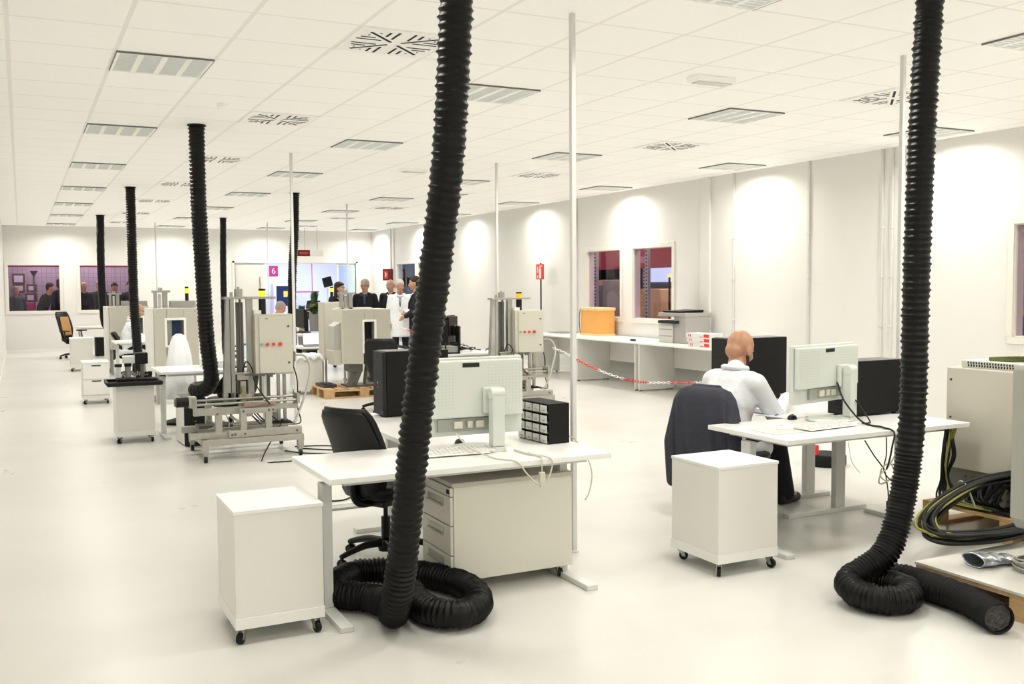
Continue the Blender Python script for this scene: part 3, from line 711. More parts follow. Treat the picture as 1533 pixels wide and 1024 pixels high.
# ------------------------------------------------------------------ machine pieces
def buttons(parent, pts, y, spec):
    for (x, z), (r, m) in zip(pts, spec):
        q = MB().cyl((x, y, z), (x, y-.006, z), r*1.35, n=18).build('button_collar', mat('collar_tone', (.55, .50, .45), .4), parent, smooth=True, angle=40)
        MB().cyl((x, y-.006, z), (x, y-.022, z), r, r*.9, 18).build('push_button', m, q, smooth=True, angle=40)
def stack_light(parent, x, y, z, h=.20, r=.020, lens=YEL):
    a = MB().cyl((x, y, z), (x, y, z+h*.68), r, n=18).build('stack_light', DGREY, parent, smooth=True, angle=40)
    MB().cyl((x, y, z+h*.681), (x, y, z+h*.92), r*1.02, n=18).build('lens', lens, a, smooth=True, angle=40)
    MB().cyl((x, y, z+h*.921), (x, y, z+h), r, n=18).build('cap', BLACK, a, smooth=True, angle=40)
def test_bench(lab, x, y, rz=0, s=1., lens=YEL):
    # local origin: front left foot corner, x right, y back ; real size about 1.0 x .9 x 1.6 m
    t = thing('test_bench', lab, 'machine', (x, y, 0), rz, 'aluminium test benches on casters')
    f = MB()
    f.box(0, -.03, .16, .96, .03, .215).box(0, .77, .16, .96, .83, .215).box(0, 0, .16, .05, .80, .215).box(.91, 0, .16, .96, .8, .215)
    for a, b in ((0, -.03), (.90, -.03), (0, .77), (.90, .77)): f.box(a, b, .085, a+.06, b+.06, .16)
    f.build('base_frame', ALUW, t, bev=.003)
    for a, b in ((.03, 0), (.93, 0), (.03, .8), (.93, .8)):
        c = MB().box(a-.018, b-.018, .06, a+.018, b+.018, .085).box(a-.02, b-.014, .03, a-.016, b+.014, .06).box(a+.016, b-.014, .03, a+.02, b+.014, .06).build('caster', ALU, t)
        MB().cyl((a-.014, b, .032), (a+.014, b, .032), .032, n=16).build('wheel', DGREY, c, smooth=True, angle=40)
    f = MB()
    f.box(-.10, .04, .217, .30, .10, .272).box(.25, .0, .217, .95, .06, .285).box(-.10, .55, .217, .95, .61, .28)
    f.box(.14, .05, .27, .20, .11, .44).box(.36, .0, .285, .42, .05, .44).box(.60, .0, .285, .66, .05, .44).box(.36, 0, .44, .70, .05, .49)
    f.box(-.05, .11, .43, .45, .17, .50).box(.44, .10, .40, .50, .5, .48).box(.12, .5, .28, .18, .56, .5).box(.78, .5, .28, .84, .56, .5).box(.50, .14, .45, .95, .22, .50)
    f.build('bed_frame', ALUW, t, bev=.003)
    for a, b in ((.145, .452), (.39, .465), (.63, .465), (.67, .465), (.40, .25), (.31, .25), (.28, .245), (.9, .25)): MB().cyl((a, -.004, b), (a, .001, b), .011, n=12).build('bolt_head', DSTEEL, t)
    MB().cyl((-.03, .13, .535), (.95, .13, .535), .014, n=12).build('guide_rod', STEEL, t, smooth=True, angle=40)
    MB().cyl((-.03, .22, .565), (.95, .22, .565), .014, n=12).build('guide_rod', STEEL, t, smooth=True, angle=40)
    MB().box(-.06, .10, .50, -.02, .26, .60).build('rod_bracket', ALU, t, bev=.003); MB().box(.93, .10, .50, .96, .26, .60).build('rod_bracket', ALU, t, bev=.003)
    m = MB().cyl((-.20, .17, .565), (-.09, .17, .565), .047, n=22).build('motor', BLACK, t, smooth=True, angle=40)
    MB().box(-.09, .115, .51, -.02, .225, .615).build('gear_head', ALUW, m, bev=.004)
    MB().box(-.215, .13, .53, -.2005, .21, .60).build('motor_plug', DSTEEL, m)
    MB().box(.42, .10, .505, .72, .32, .53).box(.40, .09, .49, .56, .30, .505).build('carriage_plate', mat('copper_tone', (.50, .40, .33), .35, metal=.6, noise=.1), t, bev=.002)
    # mast: leaning clear guard, two profiles and screw
    MB().box(.34, .30, .53, .38, .36, 1.53).build('mast_profile', ALU, t, bev=.003)
    MB().box(.50, .30, .53, .56, .36, 1.53).build('mast_profile', ALU, t, bev=.003)
    MB().cyl((.44, .32, .74), (.44, .32, 1.53), .011, n=12).build('lead_screw', DSTEEL, t, smooth=True, angle=40)
    MB().box(.405, .35, .60, .475, .37, 1.50).build('mast_back', MGREY, t)
    g = MB().prism([(.26, .53), (.33, .53), (.33, 1.53), (.30, 1.53)], .28, .36, 'y').build('side_guard', mat('guard_metal', (.52, .52, .49), .2, metal=.5, noise=.25, nscale=6), t, bev=.002)
    MB().box(.28, .26, 1.53, .78, .40, 1.555).build('mast_head', ALU, t, bev=.003)
    MB().cyl((.43, .33, 1.555), (.43, .33, 1.63), .040, n=18).cyl((.36, .33, 1.555), (.36, .33, 1.60), .014, n=12).cyl((.43, .33, 1.63), (.43, .33, 1.65), .012, n=12).build('drive_unit', ALU, t, smooth=True, angle=40)
    MB().box(.39, .27, .74, .50, .30, .80).box(.37, .25, .80, .52, .30, .815).box(.42, .26, .62, .47, .30, .73).box(.40, .22, .56, .52, .3, .60).build('test_head', ALUW, t, bev=.003)
    MB().cyl((.44, .24, .53), (.44, .24, .62), .03, n=14).cyl((.44, .24, .60), (.44, .24, .68), .018, n=12).build('sample_cup', mat('olive_tone', (.33, .31, .18), .5), t, smooth=True, angle=40)
    MB().box(.30, .28, .53, .36, .31, .62).box(.56, .28, .53, .64, .31, .6).build('end_stop', DSTEEL, t, bev=.003)
    # control cabinet on posts
    for a in (.70, .80, .86): MB().box(a, .36, .285, a+.028, .39, .785).build('cabinet_post', ALU if a > .75 else MGREY, t)
    c = MB().box(.56, .22, .785, .93, .52, 1.38).build('control_cabinet', BEIGE, t, bev=.004)
    MB().box(.60, .207, .80, .925, .219, 1.365).build('door', mat('door_tone', (.63, .615, .54), .45, noise=.02), c, bev=.003)
    for z in (.90, 1.26): MB().cyl((.885, .207, z), (.885, .200, z), .011, n=14).build('lock', DSTEEL, c, smooth=True, angle=40)
    MB().box(.655, .205, 1.335, .685, .2069, 1.343).build('maker_plate', MGREY, c)
    buttons(c, [(.62, 1.085), (.675, 1.085), (.735, 1.085), (.80, 1.085)], .207, [(.012, GRN), (.015, RED), (.015, RED), (.018, RED)])
    MB().box(.56, .24, 1.381, .63, .5, 1.42).build('cabinet_shim', WHITE2, c)
    stack_light(t, .66, .33, 1.381, .25, .034, lens)
    MB().box(.935, .30, .90, .975, .36, 1.0).cyl((.955, .33, .86), (.955, .33, .90), .013, n=10).build('cable_gland', MGREY, t, bev=.004)
    MB().box(.45, .20, .785, .74, .206, .80).box(.50, .19, .79, .54, .22, .815).box(.60, .19, .775, .64, .22, .80).box(.68, .19, .765, .72, .22, .79).build('latch_bar', DSTEEL, t)
    MB().tube([(.955, .33, .96), (1.07, .30, .95), (1.11, .26, .80), (1.02, .2, .52), (.90, .12, .30)], .012, 8).build('supply_cable', CABLEG, t, smooth=True)
    MB().tube([(.955, .33, .86), (.99, .31, .70), (.98, .28, .45), (1.0, .25, .29), (.87, .2, .285)], .006, 6).build('signal_cable', CABLEK, t, smooth=True)
    MB().tube([(.30, .2, .40), (.36, .16, .36), (.40, .12, .33), (.43, .1, .30)], .012, 8).build('air_line', CABLEW, t, smooth=True)
    MB().tube([(.44, .28, .80), (.47, .24, .92), (.52, .22, .86), (.55, .2, .70), (.66, .08, .51)], .006, 6).build('signal_cable', CABLEK, t, smooth=True)
    k = MB()
    rr = random.Random(3)
    for _ in range(7):
        a = rr.uniform(.12, .3); b = rr.uniform(.15, .5)
        k.tube([(a, b, .45), (a+rr.uniform(-.08, .08), b, .36), (a+rr.uniform(-.05, .1), b, .30), (a+rr.uniform(-.02, .1), b+.05, .29), (.7, b, .30)], .005, 5, 4)
    k.build('wiring', CABLEG, t, smooth=True)['kind'] = 'stuff'
    k = MB()
    for _ in range(6):
        a = rr.uniform(.45, .7); b = rr.uniform(.15, .5)
        k.tube([(a, b, .44), (a+.08, b, .34), (a+.14, b, .295), (a+.2, b+.03, .30), (.92, b, .30)], .006, 5, 4)
    k.build('wiring', CABLEK, t, smooth=True)['kind'] = 'stuff'
    MB().box(.02, .28, .285, .34, .5, .31).build('lower_tray', DSTEEL, t)
    return t
test_bench('aluminium test bench on casters at left centre, tall mast and beige cabinet', 1.50, 3.50)
test_bench('aluminium test bench behind the near desk\'s monitor, amber-topped signal light', 5.17, 5.28, lens=ORL).scale = (1.13, 1.0, .955)

def portal(lab, x, y, z, rz=0, w=.76, d=.55, h=.82, ww=(.33, .56), wz=(.30, .66), lens=YEL, style=0, mast=True, s=1., post=True):
    t = thing('portal_machine', lab, 'machine', (x, y, z), rz, 'pale portal machines with a central opening')
    c = MB(); x0, x1 = ww; a, b = wz
    c.box(0, 0, 0, x0, d, h).box(x1, 0, 0, w, d, h).box(x0, 0, b, x1, d, h).box(x0, 0, 0, x1, d, a)
    c.build('housing', BEIGE, t, bev=.012)
    f = MB(); e = .03
    f.box(x0-e, -.006, a-e, x0, -.0005, b+e).box(x1, -.006, a-e, x1+e, -.0005, b+e).box(x0, -.006, b, x1, -.0005, b+e).box(x0, -.006, a-e, x1, -.0005, a)
    f.build('opening_trim', FIX, t, bev=.002)
    if style == 1:
        MB().box(x0+.03, .10, a+.02, x0+.07, .14, b-.01).box(x0+.07, .12, a+.02, x1-.01, .2, b-.01).build('inner_ram', BLACK, t)
        MB().prism([(-.0, .10), (-.0, .62), (-.10, .56), (-.10, .16)], .08, .40, 'y').build('operator_panel', GREYC, t, bev=.006)
        MB().prism([(-.0, -.02), (.0, .20), (-.13, .20), (-.10, -.02)], .05, .42, 'y').build('side_hopper', BEIGE, t, bev=.006)
    else:
        MB().box(x0+.02, .2, a+.01, x0+.09, .3, b-.01).build('inner_ram', ALU, t)
        MB().box(x0+.10, .28, a+.01, x1-.01, .38, b-.01).build('inner_drive', BLUE, t)
        MB().box(-.06, .02, -.35, -.001, d, h).build('side_cover', WHITE2, t, bev=.006)
    f = MB()
    for p, q in ((.05, h-.05), (w-.05, h-.05), (.05, .06), (w-.05, .06)): f.cyl((p, -.002, q), (p, -.0005, q), .006, n=10)
    f.build('screw', DSTEEL, t)
    if mast:
        MB().box(.02, .1, h+.001, .06, .2, h+.24).build('mast_profile', ALU, t, bev=.003); MB().box(.14, .1, h+.001, .20, .2, h+.22).build('mast_profile', ALU, t, bev=.003)
        MB().box(.085, .14, h+.001, .12, .17, h+.2).build('ram', SHIRT if style == 0 else ALU, t)
        MB().box(.0, .08, h+.22, .24, .22, h+.25).build('mast_head', ALU, t, bev=.003); MB().cyl((.11, .15, h+.25), (.11, .15, h+.29), .03, n=14).build('drive_unit', ALU, t, smooth=True, angle=40)
    if style == 0:
        MB().box(.24, .08, h+.001, w-.02, .30, h+.10).build('cable_channel', ALU, t, bev=.003)
        stack_light(t, .50, .35, h+.001, .30, .025, lens)
    if post:
        MB().box(.02, .06, -z if z < .5 else -z, .06, .10, 0).build('support_post', ALU, t); MB().box(w-.08, .06, -z, w-.04, .10, 0).build('support_post', ALU, t)
        MB().box(.02, d-.1, -z, .06, d-.06, 0).build('support_post', ALU, t); MB().box(w-.08, d-.1, -z, w-.04, d-.06, 0).build('support_post', ALU, t)
    return t
portal('pale portal machine on the wooden pallet in centre of room', 4.25, 8.10, .50, ww=(.34, .50), wz=(.18, .62), h=.81, style=1, post=False)
t = bpy.data.objects['portal_machine']
MB().box(.14, .10, -.13, .34, .40, 0).prism([(.16, -.36), (.24, -.36), (.34, -.13), (.26, -.13)], .12, .38, 'y').box(.10, .08, -.36, .60, .45, -.33).build('stand', DSTEEL, t, bev=.004)
MB().prism([(.40, -.33), (.48, -.33), (.56, 0), (.44, 0)], .14, .30, 'y').build('stand_bracket', mat('khaki_tone', (.38, .36, .26), .5), t)
MB().cyl((.62, .05, -.33), (.62, .05, .1), .03, n=12).build('cable_bundle', BLACK, t, smooth=True)
MB().box(.0, .1, .812, .5, .35, .83).build('top_plate', SHIRT, t)
portal('grey portal machine at left with square window and blue core', 1.68, 8.55, .48, w=.60, d=.60, h=.88, ww=(.17, .40), wz=(.36, .71))
portal('farthest portal machine at left behind the worker in white', 1.50, 14.0, .48, w=.72, d=.60, h=.82, ww=(.35, .60), wz=(.3, .6))

# control cabinet with green and red buttons behind the pallet machine
t = thing('control_cabinet', 'pale control cabinet with green and red buttons behind the pallet machine', 'cabinet', (4.32, 9.35, 0))
MB().box(0, 0, .48, .46, .30, 1.40).build('housing', BEIGE, t, bev=.005); MB().box(.02, -.012, .50, .44, -.0005, 1.38).build('door', BEIGE, t, bev=.003)
buttons(t, [(.30, .95), (.36, .95)], -.012, [(.018, mat('green_lamp', (.05, .30, .10), .4)), (.018, RED)])
for a in (.03, .40): MB().box(a, .04, 0, a+.03, .07, .48).build('leg', ALU, t); MB().box(a, .23, 0, a+.03, .26, .48).build('leg', ALU, t)
stack_light(t, .18, .12, 1.401, .24, .024)

# pallets
def pallet(lab, x, y, w, d, z=.144, rz=0, board=WOOD, top=None, name='wooden_pallet'):
    t = thing(name, lab, 'pallet', (x, y, 0), rz, 'wooden pallets')
    n = 7
    for k in range(n):
        bw = w/n*.80; xx = (w-bw)*k/(n-1)
        B(xx, 0, z-.022, xx+bw, d, z).build('deck_board', board, t, bev=.002)
    for yy in (0, d/2-.05, d-.1):
        B(0, yy, z-.044, w, yy+.1, z-.0225).build('stringer', board, t, bev=.002); B(0, yy, 0, w, yy+.1, .022).build('bottom_board', board, t, bev=.002)
        for xx in (0, w/2-.07, w-.14): B(xx, yy, .0225, xx+.14, yy+.1, z-.0445).build('block', board, t, bev=.002)
    if top: B(-.005, -.005, z+.0005, w+.005, d+.005, z+.016).build('top_sheet', top, t, bev=.002)
    return t
pallet('wooden pallet under the pale portal machine in mid room', 3.96, 8.02, 1.2, .85, rz=0)
pallet('wooden pallet with white top sheet in the right foreground', 4.30, -3.50, 1.2, 1.22, z=.13, top=mat('white_sheet', (.74, .73, .68), .5, noise=.05, nscale=4))
pallet('brown wooden pallet under the tall beige electrical cabinet', 5.52, -2.55, 1.25, 1.28, z=.16)

# machine lying parts on middle pallet
o = MB().box(4.0, 8.25, .145, 4.2, 8.7, .19).box(4.02, 8.3, .19, 4.15, 8.5, .21).build('steel_plate', mat('plate_dark', (.06, .065, .08), .4), bev=.004); tag(o, 'dark flat metal plate lying on the mid-room pallet', 'plate')

# ------------------------------------------------------------------ electrical cabinet at right
t = thing('electrical_cabinet', 'tall beige electrical cabinet with a vented top at right edge', 'cabinet', (5.75, -2.25, .1605))
PANEL = mat('panel_beige', (.66, .635, .555), .5, noise=.03, nscale=3)
B(.0, 0, .22, .60, .98, .905).build('housing', PANEL, t, bev=.004)
q = B(-.012, 0, .215, -.0005, .98, .90).build('side_sheet', PANEL, t, bev=.002)
f = MB()
for z in (.30, .56, .82): f.cyl((-.0125, .945, z), (-.016, .945, z), .008, n=10).cyl((-.0125, .04, z), (-.016, .04, z), .008, n=10)
f.build('rivet', DSTEEL, q)
B(.03, .03, .905, .57, .90, .955).build('vented_top', mat('vent_white', (.66, .65, .60), .5), t, bev=.004)
f = MB()
for k in range(38):
    if 15 < k < 21: continue
    y0 = .06+k*.021; f.box(.0285, y0, .915, .0298, y0+.010, .930).box(.0285, y0+.003, .934, .0298, y0+.013, .947)
f.build('vent_slot', DGREY, t)['kind'] = 'stuff'
B(.02, .02, 0, .58, 1.0, .219).build('connector_section', mat('connector_grey', (.30, .30, .27), .5, noise=.15, nscale=9), t, bev=.004)
f = MB(); rr = random.Random(5)
for i in range(9):
    for j in range(3): f.cyl((.018, .40+i*.055, .05+j*.055), (.012, .40+i*.055, .05+j*.055), .010, n=8)
f.build('socket', DSTEEL, t)['kind'] = 'stuff'
# green yellow cable bundle on top
k = MB()
for a in range(7):
    k.tube([(5.85+a*.012, -1.52+.01*a, 1.118+.006*(a % 3)), (5.90, -1.75, 1.128+.012*(a % 3)), (5.92+a*.01, -2.0, 1.125+.01*(a % 2)), (5.95, -2.22, 1.118+.006*(a % 2))], .008, 6, 5)
tag(k.build('cable_bundle', mat('olive_cable', (.14, .16, .05), .6, noise=.3, nscale=30), smooth=True), 'olive green cable bundle lying on top of beige electrical cabinet', 'cables')

# portal machine at right edge of the picture
t = thing('machine_head', 'grey machine casing cut off by right picture edge, above the pallet', 'machine', (4.615, -3.32, 0))
c = MB(); c.prism([(0, .42), (.05, .36), (.6, .36), (.6, 1.215), (.02, 1.215), (0, 1.195)], 0, .72, 'y')
c.build('housing', GREYC, t, bev=.006)
MB().prism([(-.012, .52), (-.012, .74), (-.0005, .76), (-.0005, .50)], .05, .55, 'y').build('side_cover', BEIGE, t, bev=.004)
MB().prism([(.10, .50), (.10, .78), (.45, .84), (.45, .44)], .7205, .75, 'y').build('recess_cover', BEIGE, t, bev=.004)
f = MB()
for p, q in ((.62, .95), (.62, .66), (.40, .48)): f.cyl((-.0125, p, q), (-.016, p, q), .008, n=10)
f.build('screw', DSTEEL, t)
MB().cyl((.07, .62, .147), (.07, .62, .36), .045, .055, 18).build('support_column', mat('column_dark', (.10, .09, .07), .5, noise=.2), t, smooth=True, angle=40)
MB().cyl((.45, .15, .147), (.45, .15, .36), .045, .06, 18).build('support_column', mat('column_dark', (.1, .1, .1)), t, smooth=True, angle=40)
k = MB()
for a in range(9):
    r = .085+.006*(a % 4); k.tube([(4.685+r*math.cos(q), -2.70+r*math.sin(q), .152+.007*a+.004*math.sin(q*2+a)) for q in [2*PI*i/10 for i in range(10)]], .0045, 6, 4, closed=True)
tag(k.build('cable_coil', CABLEG, smooth=True), 'small coil of pale cable on the white-topped pallet by the machine foot', 'cable')
# foil sleeve
o = MB()
for i in range(1): pass
rings = []
for k in range(15):
    u = k/14; w = .075-.018*u; h_ = .036*(1-.45*u)+.002*math.sin(k*1.7)
    c0 = Vector((4.47+.27*u, -2.50-.03*u+.006*math.sin(k), .148+h_)); d = Vector((.30, -.03, 0)).normalized(); sd = Vector((-d.y, d.x, 0))
    rings.append([tuple(c0+sd*(w*math.cos(q)*(1+.06*math.sin(3*q+k)))+Vector((0, 0, h_*math.sin(q)*(1+.05*math.sin(5*q+k))))) for q in [2*PI*i/24 for i in range(24)]])
n = 24; vs = [p for r in rings for p in r]
o.add(vs, [(i*n+k, i*n+(k+1) % n, (i+1)*n+(k+1) % n, (i+1)*n+k) for i in range(14) for k in range(n)])
o = o.build('foil_duct', FOIL, smooth=True); md = o.modifiers.new('s', 'SOLIDIFY'); md.thickness = .003
tag(o, 'short crumpled silver foil duct lying on the white-topped pallet', 'duct')
# heavy cable loops
rr = random.Random(11)
def loops(lab, cx, cy, z, rx, ry, n, r, m, rot=0, group=None, squash=.5, name='cable_coil'):
    k = MB(); c, s = math.cos(rot), math.sin(rot)
    for a in range(n):
        e = 1-.045*a; P = []
        for i in range(12):
            q = 2*PI*i/12; X = rx*e*math.cos(q)+rr.uniform(-.01, .01); Y = ry*e*math.sin(q)+rr.uniform(-.01, .01)
            P.append((cx+X*c-Y*s, cy+X*s+Y*c, z+r+(a % 4)*r*1.9+squash*.02*math.sin(q*2+a)))
        k.tube(P, r, 7, 5, closed=True)
    return tag(k.build(name, m, smooth=True), lab, 'cables', group)
def sweep(lab, P, n, r, m, sp, seed):
    k = MB(); rq = random.Random(seed)
    for a in range(n):
        dx, dy, dz = rq.uniform(-sp, sp), rq.uniform(-sp, sp)*1.2, rq.uniform(0, sp*1.1); g = 1+rq.uniform(-.04, .12)
        cx, cy = 5.1, -2.05
        k.tube([(cx+(x-cx)*g+dx+rq.uniform(-.012, .012), cy+(y-cy)*g+dy*.6+rq.uniform(-.012, .012), max(.16+r, z+dz)) for x, y, z in P], r, 7, 6)
    return tag(k.build('cable_coil', m, smooth=True), lab, 'cables')
LOOP = [(5.70, -1.85, .36), (5.42, -1.80, .33), (5.12, -1.82, .26), (4.88, -1.90, .20), (4.72, -2.02, .165), (4.68, -2.15, .16), (4.80, -2.24, .16), (5.05, -2.27, .16), (5.38, -2.24, .165), (5.62, -2.2, .20)]
sweep('thick black cables swept in a big arc between the two right pallets', LOOP, 13, .012, CABLEK, .075, 3)
sweep('green and yellow cables running inside the black cable arc at right', LOOP, 4, .008, CABLEY, .07, 6)
tag(MB().tube([(5.30, -1.86, .24), (5.29, -1.80, .37), (5.31, -1.73, .38), (5.32, -1.76, .25)], .007, 6).build('cable_tie', CABLEG, smooth=True), 'pale tie around the black cable arc near the grey machine', 'cable tie')
k = MB(); rr = random.Random(31)
for a in range(16):
    y0 = -1.50-.045*a+rr.uniform(-.02, .02); z1 = rr.uniform(.24, .36); b_ = rr.uniform(.05, .13); e_ = rr.uniform(-.18, .18)
    k.tube([(5.765, y0, z1), (5.765-b_*.7, y0+e_*.2, z1+.04), (5.765-b_*1.3, y0+e_*.5, z1-.03), (5.72-b_, y0+e_*.8, .21), (5.66-rr.uniform(0, .08), y0+e_*1.2, .178), (5.60+rr.uniform(-.04, .08), y0+e_*2.2, .178)], rr.choice((.009, .013, .014)), 7, 5)
tag(k.build('plug_cable_bundle', CABLEK, smooth=True), 'black plug cables arching out of the beige cabinet\'s connectors', 'cables')
k = MB()
for a in range(8):
    k.tube([(5.47+.012*a, -1.49+.006*a, .688), (5.46+.018*a, -1.48+.02*math.sin(a), .50), (5.49+.010*a, -1.44, .33), (5.45+.018*a, -1.46-.02*a, .20), (5.56, -1.68-.03*a, .178), (5.58, -2.0, .18)], .006+.004*(a % 2), 7, 5)
tag(k.build('hanging_cable_bundle', CABLEK, smooth=True), 'black cable bundle hanging from bald man\'s desk down to right pallet', 'cables')
k = MB()
for a in range(4):
    k.tube([(5.50+.02*a, -1.50, .688), (5.46+.03*a, -1.50+.02*a, .45), (5.52, -1.47, .30), (5.44+.04*a, -1.55, .21), (5.56+.02*a, -1.8, .178)], .005, 6, 5)
tag(k.build('hanging_cable_bundle', CABLEY, smooth=True), 'green-yellow wires hanging among black cables right of the right hose', 'cables')
tag(MB().tube([(5.22, -.9, 1.00), (5.50, -.92, 1.02), (5.62, -.98, .93), (5.655, -1.02, .80), (5.62, -1.03, .735), (5.54, -1.0, .725)], .006, 7).build('mains_cable', CABLEK, smooth=True), 'thin black cord arching down behind the right black hose', 'cable')
tag(MB().tube([(5.52, -1.12, .728), (5.58, -1.08, .75), (5.63, -1.12, .745), (5.60, -1.18, .735), (5.53, -1.15, .73)], .005, 6, closed=True).build('cable_loop', CABLER, smooth=True), 'small loop of red wire at desk end right of the hose', 'cable')

# ------------------------------------------------------------------ cables on and under the desks
def cable(lab, P, r=.004, m=CABLEK, name='cable', sub=8):
    return tag(MB().tube(P, r, 6, sub).build(name, m, smooth=True), lab, 'cable')
cable('cream monitor cable hanging in a loop over front edge of near desk', [(2.16, -1.0, .83), (2.20, -1.10, .76), (2.26, -1.28, .727), (2.33, -1.405, .722), (2.38, -1.42, .66), (2.44, -1.425, .60), (2.50, -1.42, .60), (2.54, -1.415, .68), (2.53, -1.40, .725), (2.48, -1.25, .727), (2.47, -1.1, .727)], .0045, CABLEW)
t = thing('video_adapter', 'cream cable with plug dangling over front edge of near desk', 'cable', (2.475, -1.42, 0))
MB().tube([(.02, .20, .728), (.02, .05, .728), (.005, .012, .723), (0, 0, .70), (0, 0, .655)], .004, 6).build('cord', CABLEW, t, smooth=True)
MB().box(-.016, -.010, .595, .016, .010, .655).box(-.012, -.008, .575, .012, .008, .595).build('plug', CABLEW, t, bev=.003)
cable('white cable looping off the right end of the near desk', [(2.80, -.80, .727), (2.88, -.85, .735), (2.945, -.92, .74), (2.985, -1.0, .66), (2.99, -1.08, .55), (2.95, -1.12, .45), (2.92, -1.12, .40)], .004, CABLEW)
cable('thin cream cable running behind the near monitor stand', [(2.42, -.98, 1.0), (2.38, -1.02, .90), (2.36, -1.04, .80), (2.35, -1.06, .727), (2.42, -1.1, .726)], .0035, CABLEW)
for i, (lab, P, r, m) in enumerate([
    ('thick black cable falling from bald man\'s monitor over the desk edge', [(4.93, -1.06, .98), (4.90, -1.16, .86), (4.94, -1.28, .735), (4.90, -1.48, .73), (4.90, -1.575, .71), (4.88, -1.58, .62), (4.90, -1.54, .52), (4.92, -1.50, .46)], .006, CABLEK),
    ('black cable curving beside the monitor neck on bald man\'s desk', [(4.97, -1.05, .98), (5.03, -1.15, .84), (5.03, -1.25, .74), (4.97, -1.3, .73), (4.93, -1.28, .73)], .005, CABLEK),
    ('black cable under bald man\'s desk ending in a hanging plug', [(4.730, -1.50, .66), (4.810, -1.5, .56), (4.900, -1.5, .46), (4.930, -1.5, .36), (4.945, -1.5, .27)], .004, CABLEK),
    ('knotted cream cable hanging beneath bald man\'s desk', [(5.080, -1.48, .66), (5.010, -1.49, .55), (4.930, -1.5, .47), (4.850, -1.52, .44), (4.860, -1.5, .38), (4.930, -1.48, .37), (4.990, -1.5, .42), (4.970, -1.49, .49), (4.890, -1.5, .48), (4.870, -1.5, .42), (4.930, -1.5, .38)], .005, CABLEW),
    ('black cable swagging from knot towards the right hose', [(4.960, -1.46, .66), (4.940, -1.48, .55), (4.910, -1.49, .45), (4.990, -1.5, .37), (5.090, -1.5, .36), (5.190, -1.48, .44), (5.210, -1.4, .66)], .004, CABLEK),
    ('thin white thread of cable hanging left of the desk leg', [(4.590, -1.5, .66), (4.620, -1.5, .54), (4.690, -1.5, .46)], .002, CABLEW)]):
    cable(lab, P, r, m)
t = thing('power_plug', 'black power connector hanging under the bald man\'s desk', 'plug', (4.945, -1.5, .20)); MB().box(-.012, -.010, .0, .012, .010, .055).cyl((0, 0, .055), (0, 0, .075), .007, n=10).build('body', BLACK, t, bev=.003); MB().box(-.008, -.008, -.012, .008, .008, 0).build('connector', DGREY, t)
for lab, P in (('black cable wandering on floor beneath the test bench', [(2.30, 3.72, .30), (2.02, 3.35, .006), (2.10, 3.2, .006), (2.45, 3.2, .006), (2.75, 3.3, .006), (3.2, 3.0, .006)]),
               ('black floor cable to the right of the test bench', [(2.50, 3.9, .006), (2.8, 3.6, .006), (3.2, 3.45, .006), (3.5, 3.0, .006)]),
               ('black cable curling on floor behind the near chair', [(2.35, 3.8, .006), (2.5, 3.55, .006), (2.8, 3.4, .006), (3.0, 3.6, .006), (2.8, 3.9, .006), (2.5, 4.0, .006)]),
               ('black cable on floor past the near desk\'s side desk', [(1.95, 1.4, .006), (2.2, 1.3, .006), (2.5, 1.6, .006), (2.8, 1.2, .006)])):
    cable(lab, P, .006)
t = thing('floor_socket_cover', 'grey floor plate lying beside the near desk', 'floor plate', (2.0, 1.0, 0)); B(0, 0, 0, .45, .16, .006).build('plate', MGREY, t, bev=.002); B(.03, .03, .0062, .42, .13, .009).build('lid', GREYC, t)

# ------------------------------------------------------------------ chain barrier
def chain(lab, P, name='barrier_chain'):
    C, L = resample(catmull(P, 20), .045); t = thing(name, lab, 'chain', tuple(C[0]), 0, 'red and white plastic barrier chains')
    ms = {0: MB(), 1: MB()}; base = C[0]
    for i in range(len(C)-1):
        a, b = C[i]-base, C[i+1]-base; d = (b-a).normalized(); c = (a+b)/2; s = Vector((0, 0, 1)).cross(d).normalized(); u_ = d.cross(s)
        n = s if i % 2 else u_; k = ms[(i//9) % 2]
        k.tube([c+d*(.030*math.cos(q))+n*(.013*math.sin(q)) for q in [2*PI*j/10 for j in range(10)]], .0045, 5, 1, closed=True)
    ms[0].build('white_link', SHIRT, t, smooth=True)['kind'] = 'stuff'; ms[1].build('red_link', mat('chain_red', (.72, .08, .05), .4), t, smooth=True)['kind'] = 'stuff'
chain('red and white plastic chain sagging across the mid room towards the bald man', [(6.091, 5.0, 0.843), (6.144, 4.8, 0.793), (6.247, 4.4, 0.656), (6.381, 4.0, 0.549), (6.495, 3.6, 0.505), (6.518, 3.1, 0.539), (6.556, 2.6, 0.58), (6.584, 2.35, 0.614)])
chain('red and white barrier chain behind the pallet machine, by the visitors', [(5.4, 9.4, 1.1), (5.55, 9.2, .98), (5.8, 9.0, .88), (6.1, 8.9, .84), (6.4, 8.9, .86)])

for lab, x, y, h in (('low white barrier post holding the right end of the chain', 6.614, 2.320, 0.644), ('white barrier post by the visitors holding the chain', 6.42, 8.9, .92), ('white barrier post left of the visitors holding the chain', 5.38, 9.42, 1.14)):
    t = thing('barrier_post', lab, 'post', (x, y, 0), 0, 'white barrier posts'); MB().cyl((0, 0, .03), (0, 0, h), .018, n=12).build('post', SHIRT, t, smooth=True, angle=40); MB().lathe([(.13, 0), (.13, .015), (.03, .04)], n=20).build('base', DGREY, t, smooth=True, angle=40)
